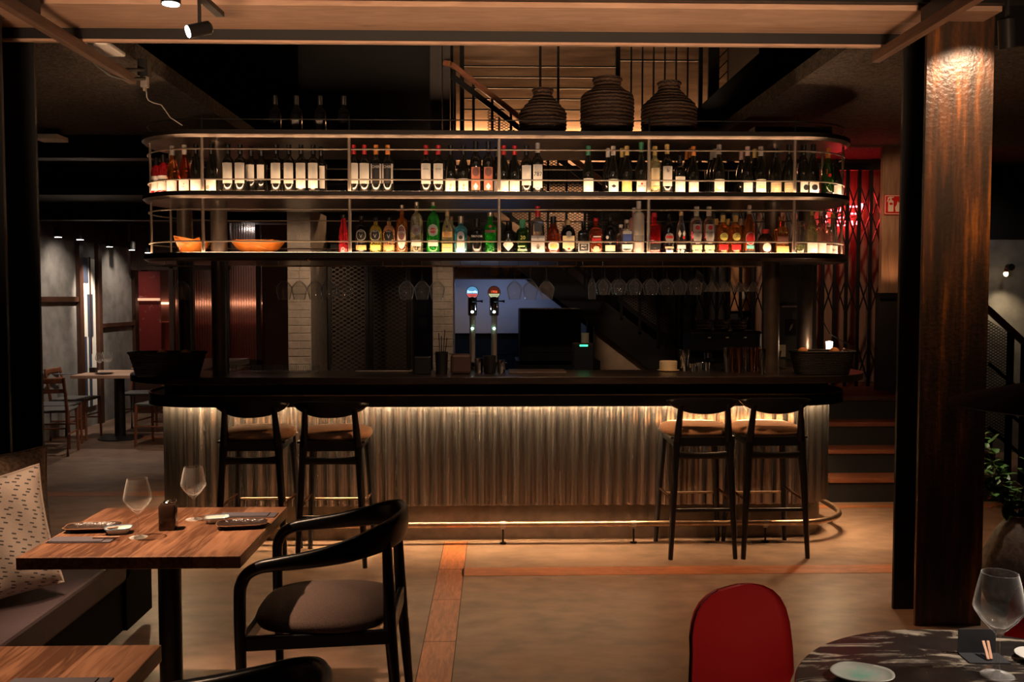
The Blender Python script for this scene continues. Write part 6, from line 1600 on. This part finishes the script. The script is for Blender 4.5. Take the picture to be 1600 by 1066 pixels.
for i, (dx, dy, l) in enumerate(((-.01, 0, .27), (.012, .006, .29), (0, -.01, .25), (.02, 0, .24))):
    MB().tube([(dx*.5, dy, .02), (dx*1.8, dy, l)], .003, 6).build('straw', BLK, t, world=False)
cbox(704, 736, 553, 6.10, .07, plain('dark_leather_box', (.05, .022, .015), .6), 'menu_box', 'dark brown rounded box on the counter in front of the left tap', 'box', .02)
for i, (px_, Y, r_, h_, mt, lab) in enumerate(((748, 6.14, .027, .10, CHROME, 'small chrome tumbler on the counter right of the brown box'), (765, 6.12, .04, .12, BLK, 'black tumbler between the two chrome ones on the counter'), (783, 6.14, .026, .09, CHROME, 'small chrome tumbler on the counter right of the black tumbler'))):
    one(MB().lathe([(r_*.8, 0), (r_, .01), (r_*1.08, h_), (r_, h_), (r_*.8, .01), (.001, .009)], 20, (at(px_, 580, Y).x, Y, CZ)), 'tumbler', mt, lab, 'tumbler', (at(px_, 580, Y).x, Y, CZ), 'tumblers before the taps', smooth=True)
p = at(860, 586, 6.2); one(MB().box(p.x-.28, 6.1, CZ, p.x+.1, 6.35, CZ+.012), 'bar_mat', plain('brown_bar_mat', (.06, .035, .025), .5), 'flat brown bar mat on the counter right of the taps', 'mat', (p.x, 6.2, CZ), bevel=.003)
# beer taps
def tap(px, label, ring_c, txt1, txt2, c1, c2, colour_top):
    Y = 6.66; p = at(px, 457, Y); zb = .9005
    t = thing('beer_tap', label, 'beer tap', (p.x, Y, zb), 'beer taps')
    MB().lathe([(.055, 0), (.055, .01), (.021, .02), (.021, 1.5-zb-.01)], 24).build('column', BRUSH, t, world=False, smooth=True)
    MB().lathe([(.030, 1.47-zb), (.033, 1.48-zb), (.033, 1.60-zb), (.028, 1.605-zb)], 24).build('head', CHROME, t, world=False, smooth=True)
    k = MB(); k.tube([(0, -.03, 1.572-zb), (.055, -.045, 1.574-zb), (.075, -.045, 1.572-zb)], [.006, .006, .011], 10); k.build('handle', BLK, t, world=False, smooth=True)
    k = MB(); k.tube([(0, .012, p.z-zb), (0, -.012, p.z-zb)], .046, 32); k.build('badge_ring', CHROME, t, world=False, smooth=True, angle=40)
    k = MB(); k.tube([(0, -.012, p.z-zb), (0, -.015, p.z-zb)], .042, 32); b_ = k.build('badge', emit('badge_'+txt1, c1, .7), t, world=False)
    poly = [(.041*math.cos(PI+PI*i/16), p.z-zb+.041*math.sin(PI+PI*i/16)-.008*0) for i in range(17)]
    k = MB(); k.prismy([(x, min(z, p.z-zb-.010)) for x, z in poly], -.0165, -.015); k.build('badge_lower_half', emit('badge2_'+txt1, c2, .7), t, world=False)
    text_mesh(txt1, .024, emit('badge_text_'+txt1, ring_c, 1.6), t, (0, -.017, p.z-zb+.004), name='badge_lettering')
    if txt2: text_mesh(txt2, .014, INK, t, (0, -.018, p.z-zb-.022), name='badge_lettering')
    for z, c in ((1.497, (.55, .8, 1)), (1.378, (.4, 1, .75))):
        k = MB(); k.ball((0, -.026 if z < 1.4 else -.034, z-zb), .0085, 12, 8); k.build('indicator_light', emit('tap_led_%d' % int(z*1000), c, 60 if z > 1.4 else 22), t, world=False, smooth=True)
tap(738, 'chrome beer tap with blue and white round badge, left one of two', (1, 1, 1), 'Estrella', 'Galicia', (.15, .45, .75), (.9, .12, .10), 0)
tap(772, 'chrome beer tap with black and red round badge, right one of two', (1, .12, .03), '1906', 'GALICIA', (.10, .02, .01), (.75, .8, .45), 0)
one(MB().lathe([(.03, 0), (.05, .01), (.12, .12), (.13, .125), (.125, .128), (.05, .02), (.001, .018)], 32, (at(757, 560, 6.66).x, 6.50+.06, .9005), sy=.45), 'drip_bowl', CHROME, 'shallow chrome bowl at the foot of the beer taps', 'bowl', (at(757, 560, 6.66).x, 6.56, .9005), smooth=True) if False else None
t = thing('tap_tray', 'chrome tray joining the feet of the two beer taps', 'tray', (at(755, 560, 6.58).x, 6.56, .9005))
MB().box(-.03, -.03, 0, .03, .03, .21).build('post', BRUSH, t, world=False); MB().lathe([(.10, .21), (.17, .235), (.172, .24), (.16, .24), (.09, .215)], 32, sy=.3).build('tray', CHROME, t, world=False, smooth=True)
# dark oven and till behind
def kbox(px0, px1, pyt, Y, dp, mat, name, label, cat, base, **k): return cbox(px0, px1, pyt, Y, dp, mat, name, label, cat, base=base, **k)
boxs('trim_10', BLK, at(806, 500, 8.2).x, 8.0, 0, at(934, 500, 8.2).x, 8.55, 1.05)
t = thing('oven', 'big black oven in the kitchen right of the beer taps', 'oven', (at(858, 500, 8.1).x, 8.1, 1.051))
a = at(812, 482, 8.1); b_ = at(905, 482, 8.1); w_ = (b_.x-a.x)/2
MB().box(-w_, -.2, 0, w_, .3, a.z-1.051).build('body', plain('oven_black', (.014, .012, .011), .6), t, world=False, bevel=.01)
MB().box(-w_+.05, -.212, .08, w_-.05, -.2, .36).build('door', plain('oven_door_glass', (.02, .013, .01), .6), t, world=False, bevel=.004)
k = MB(); k.tube([(-w_+.08, -.235, .38), (w_-.08, -.235, .38)], .008, 8); k.build('door_handle', DKGREY, t, world=False)
MB().lathe([(.018, 0), (.018, .015)], 12, (w_-.06, -.215, .05)).build('knob', DKGREY, t, world=False)
t = thing('receipt_printer', 'black receipt printer with a glowing green strip', 'printer', (at(911, 545, 6.72).x, 6.72, .9005))
MB().box(-.075, -.06, 0, .075, .08, at(911, 537, 6.66).z-.90).build('body', BLK, t, world=False, bevel=.01)
MB().box(-.03, -.063, at(911, 541.5, 6.66).z-.90, .028, -.059, at(911, 539, 6.66).z-.90).build('status_light', emit('printer_green', (.05, 1.0, .35), 3), t, world=False)
a = at(914, 529, 6.74); one(MB().lathe([(.029, 0), (.029, .072)], 20, (a.x, 6.74, at(914, 537, 6.66).z+.0015)), 'paper_roll', CREAM, 'cream paper roll standing on the receipt printer', 'paper roll', (a.x, 6.74, at(914, 537, 6.66).z+.0015), smooth=True)
kbox(930, 900, 0, 6, .1, BLK, 'x', 'x', 'x', 0) if False else None
# kitchen shelf with pots
YK = 9.44
t = thing('wall_shelf', 'dark wooden wall shelf above the pale kitchen wall', 'shelf', (0, YK, 1.83)); a = at(700, 432, YK); b_ = at(860, 432, YK)
MB().box(a.x, YK-.16, a.z-.03, b_.x, YK+.05, a.z).build('board', DKWOOD, t)
MB().box(a.x+.02, YK-.1, a.z-.11, a.x+.06, YK+.05, a.z-.03).build('bracket', BLK, t)
for i, (px0, px1, pyt, nm, mt, lab) in enumerate(((714, 737, 418, 'wooden_box', PANELWOOD, 'small wooden box on the dark kitchen wall shelf'), (766, 781, 408, 'clay_jug', CREAM, 'tall cream jug on the dark kitchen wall shelf'), (784, 799, 417, 'cream_bowl', CREAM, 'cream bowl on the kitchen wall shelf, left one of two'), (801, 817, 418, 'cream_bowl', CREAM, 'cream bowl on the kitchen wall shelf, right one of two'))):
    p0 = at(px0, pyt, YK-.06); p1 = at(px1, pyt, YK-.06); r_ = (p1.x-p0.x)/2; h_ = p0.z-a.z; cx_ = (p0.x+p1.x)/2
    if nm == 'wooden_box': one(MB().box(p0.x, YK-.12, a.z+.0005, p1.x, YK, a.z+h_), nm, mt, lab, 'box', (cx_, YK-.06, a.z))
    elif nm == 'clay_jug': one(MB().lathe([(r_*.8, 0), (r_, h_*.3), (r_*.8, h_*.6), (r_*.55, h_*.8), (r_*.6, h_)], 20, (cx_, YK-.06, a.z+.0005)), nm, mt, lab, 'jug', (cx_, YK-.06, a.z), smooth=True)
    else: one(MB().lathe([(r_*.5, 0), (r_*.9, h_*.5), (r_, h_), (r_*.9, h_), (r_*.5, h_*.2), (.001, h_*.15)], 20, (cx_, YK-.06, a.z+.0005)), nm, mt, lab, 'bowl', (cx_, YK-.06, a.z), 'cream bowls on the kitchen shelf', smooth=True)
area('kitchen_cool_light', (.15, 9.22, 1.74), (.15, 9.6, 1.35), .9, (.5, .6, 1.0), 1.0, .05)
spot('white_pillar_light', (-1.2, 7.2, 2.3), (-1.75, 8.4, 1.6), 42, WARM2, 60, .8)
spot('white_pillar_light_right', (-.1, 7.6, 2.2), (-.4, 8.75, 1.4), 20, WARM2, 50, .8)
# right half of the counter
Y = 6.30; p = at(1044, 580, Y)
t = thing('saucer_stack', 'stack of white saucers and cup on the counter under the concrete stair cheek', 'dishes', (p.x, Y, CZ))
MB().lathe([(.05, 0), (.075, .006), (.076, .009), (.01, .006)], 28).build('saucer', CREAM, t, world=False, smooth=True)
MB().lathe([(.055, .008), (.060, .014), (.060, .068), (.055, .070), (.053, .02), (.001, .018)], 28).build('cup', CREAM, t, world=False, smooth=True)
for i, (px_, Y, r_, h_, mt, lab) in enumerate(((1069, 6.34, .038, .145, 'chrome', 'tall chrome mixing cup right of the white saucers'), (1082, 6.24, .022, .055, 'chrome', 'small chrome jigger right of the mixing cup'), (1092, 6.28, .020, .06, 'chrome', 'second small chrome jigger beside the first'), (1103, 6.36, .030, .055, 'chrome', 'low chrome cup left of the tall tumblers'))):
    c_ = (at(px_, 580, Y).x, Y, CZ); one(MB().lathe([(r_*.75, 0), (r_*.8, .004), (r_, h_), (r_*.95, h_), (r_*.7, .008), (.001, .007)], 20, c_), 'bar_cup', CHROME, lab, 'cup', c_, 'chrome cups on the counter', smooth=True)
for i, (px_, Y, mt, lab) in enumerate(((1135, 6.22, CHROME, 'tall chrome tumbler, leftmost of the shaker row'), (1144, 6.27, COPPER, 'tall copper tumbler, second of the shaker row'), (1155, 6.20, COPPER, 'tall copper tumbler, third of the shaker row'), (1165, 6.28, CHROME, 'tall chrome tumbler in the middle of the shaker row'), (1175, 6.21, COPPER, 'tall copper tumbler, fifth of the shaker row'), (1184, 6.29, COPPER, 'tall copper tumbler, second from the right in the shaker row'), (1191, 6.04, CHROME, 'tall chrome tumbler, rightmost of the shaker row'))):
    c_ = (at(px_, 580, Y).x, Y, CZ); r_ = .022; one(MB().lathe([(r_*.72, 0), (r_*.78, .004), (r_, .165), (r_*.96, .165), (r_*.7, .01), (.001, .009)], 20, c_), 'shaker_tumbler', mt, lab, 'tumbler', c_, 'shaker tumblers on the counter', smooth=True)
t = thing('espresso_machine', 'black espresso machine behind the counter under the brown board', 'coffee machine', (at(1128, 550, 6.78).x, 6.78, .9005))
hM = at(1128, 517, 6.7).z-.90
MB().box(-.26, -.14, .30, .26, .16, hM).build('body', BLKMET, t, world=False, bevel=.02)
MB().box(-.24, -.02, .0, .24, .16, .30).build('back_panel', BLK, t, world=False); MB().box(-.25, -.14, 0, .25, .0, .06).build('drip_tray', DKGREY, t, world=False)
for dx in (-.13, .0, .13): MB().lathe([(.011, 0), (.011, .006)], 12, (dx, -.145, hM-.05)).build('button', CREAM, t, world=False)
for dx in (-.12, .12):
    MB().lathe([(.03, .25), (.034, .30)], 16, (dx, -.07, 0)).build('group_head', CHROME, t, world=False, smooth=True)
    k = MB(); k.tube([(dx, -.07, .26), (dx, -.20, .25)], .011, 8); k.build('portafilter_handle', BLK, t, world=False)
for i, (dx, lab) in enumerate(((-.17, 'left'), (-.045, 'middle'), (.08, 'right'))):
    X = at(1128, 550, 6.78).x+dx+.03; zt = .9005+hM; c_ = (X, 6.74, zt+.001)
    t2 = thing('straw_basket', 'frayed straw basket on top of the espresso machine, %s one' % lab, 'basket', c_, 'straw baskets on the espresso machine')
    MB().lathe([(.045, 0), (.058, .03), (.060, .075), (.052, .078), (.04, .02), (.001, .018)], 18).build('body', WICKER, t2, world=False, smooth=True)
    k = MB(); rr_ = random.Random(i)
    for q in range(16): a = rr_.uniform(0, 6.28); k.tube([(.05*math.cos(a), .05*math.sin(a), .06), (.072*math.cos(a), .072*math.sin(a), rr_.uniform(.07, .11))], .0012, 4)
    o = k.build('straw_fringe', plain('straw', (.32, .20, .10), .7), t2, world=False); o['kind'] = 'stuff'
a = at(1138, 400, 9.28); b_ = at(1183, 486, 9.28)
t = thing('wooden_board', 'light brown wooden notice board hanging behind the hanging cocktail glasses', 'board', ((a.x+b_.x)/2, 9.27, b_.z))
MB().box(a.x, 9.27, b_.z, b_.x, 9.299, a.z+.1).build('board', plain('tan_board', (.42, .21, .09), .6, var=.15), t, bevel=.004)
f = MB(); f.box(a.x, 9.26, b_.z, a.x+.02, 9.27, a.z+.1); f.box(b_.x-.02, 9.26, b_.z, b_.x, 9.27, a.z+.1); f.box(a.x, 9.26, b_.z, b_.x, 9.27, b_.z+.02); f.build('frame', PANELWOOD, t)
MB().box((a.x+b_.x)/2-.05, 9.262, b_.z+.12, (a.x+b_.x)/2+.05, 9.27, b_.z+.22).build('card', LAB['s'], t)
spot('board_light', (2.2, 8.7, 2.6), (2.2, 9.28, 1.8), 3.2, WARM, 50, .8)
# little lamp by the right basket
p = at(1300, 530, 6.35)
t = thing('counter_lamp', 'small black lamp with slanted arm shining behind the right basket', 'lamp', (p.x, 6.40, CZ))
MB().lathe([(.035, 0), (.035, .008), (.006, .012), (.006, .20)], 18).build('stand', BLK, t, world=False, smooth=True)
k = MB(); k.tube([(-.06, 0, .36), (0, 0, .25), (.16, 0, .16)], .004, 6); k.build('arm', BLK, t, world=False)
k = MB(); k.lathe([(.012, .135), (.020, .14), (.024, .195), (.004, .20)], 16); k.build('lamp_glass', emit('counter_lamp_glow', (1, .82, .58), 7), t, world=False, smooth=True)
point('counter_lamp_light', (p.x-.03, 6.47, CZ+.16), .9, WARM2, .02)
p = at(1228, 550, 7.4); t = thing('wall_socket', 'pale wall socket with a black plug behind the right columns', 'socket', (p.x, 7.55, p.z))
MB().box(p.x-.045, 7.54, p.z-.05, p.x+.045, 7.55, p.z+.05).build('plate', CREAM, t, bevel=.004)
k = MB(); k.tube([(p.x, 7.53, p.z), (p.x-.02, 7.50, p.z-.06), (p.x-.08, 7.50, p.z-.12)], .006, 6); k.build('plug_cable', BLK, t)
struct(MB().box(at(1222, 500, 7.56).x-.1, 7.552, 0, at(1275, 500, 7.56).x, 7.60, at(1222, 405, 7.56).z), 'wall_kitchen', plain('service_wall', (.05, .042, .036), .6))
p = at(1236, 512, 7.54); t = thing('framed_picture', 'small black frame with a pale feather shape on the service wall', 'picture', (p.x, 7.55, p.z))
MB().box(p.x-.045, 7.54, p.z-.065, p.x+.045, 7.551, p.z+.065).build('frame', BLKMET, t, bevel=.003)
k = MB(); k.prismy([(p.x-.012, p.z-.03), (p.x+.010, p.z+.0), (p.x+.014, p.z+.035), (p.x-.002, p.z+.02), (p.x-.014, p.z-.01)], 7.537, 7.54); k.build('feather', LAB['n'], t)
a = at(1222, 479, 7.5); tag(MB().box(a.x-.02, 7.44, a.z-.006, a.x+.13, 7.552, a.z+.006).build('glass_shelf', BRUSH), 'thin bright shelf between the two right columns', 'shelf')
# light for the staircase wall
spot('stair_cheek_fill_light', (1.0, 7.5, 2.5), (1.38, 8.72, 1.12), 34, WARM2, 24, .9)  # added fill, no lamp there, brightens the concrete cheek under the stair
spot('stair_wall_light', (.9, 9.75, 2.9+.45), (1.2, 10.5, 2.2), 60, WARM2, 120, .9, .05)
spot('stair_wall_light_low', (1.0, 9.8, 2.6), (1.0, 10.5, 2.1), 32, WARM2, 120, .9, .05)
spot('stair_guard_light', (.5, 7.7, 4.6), (1.0, 8.65, 2.6), 6, WARM, 70, .9, .05)
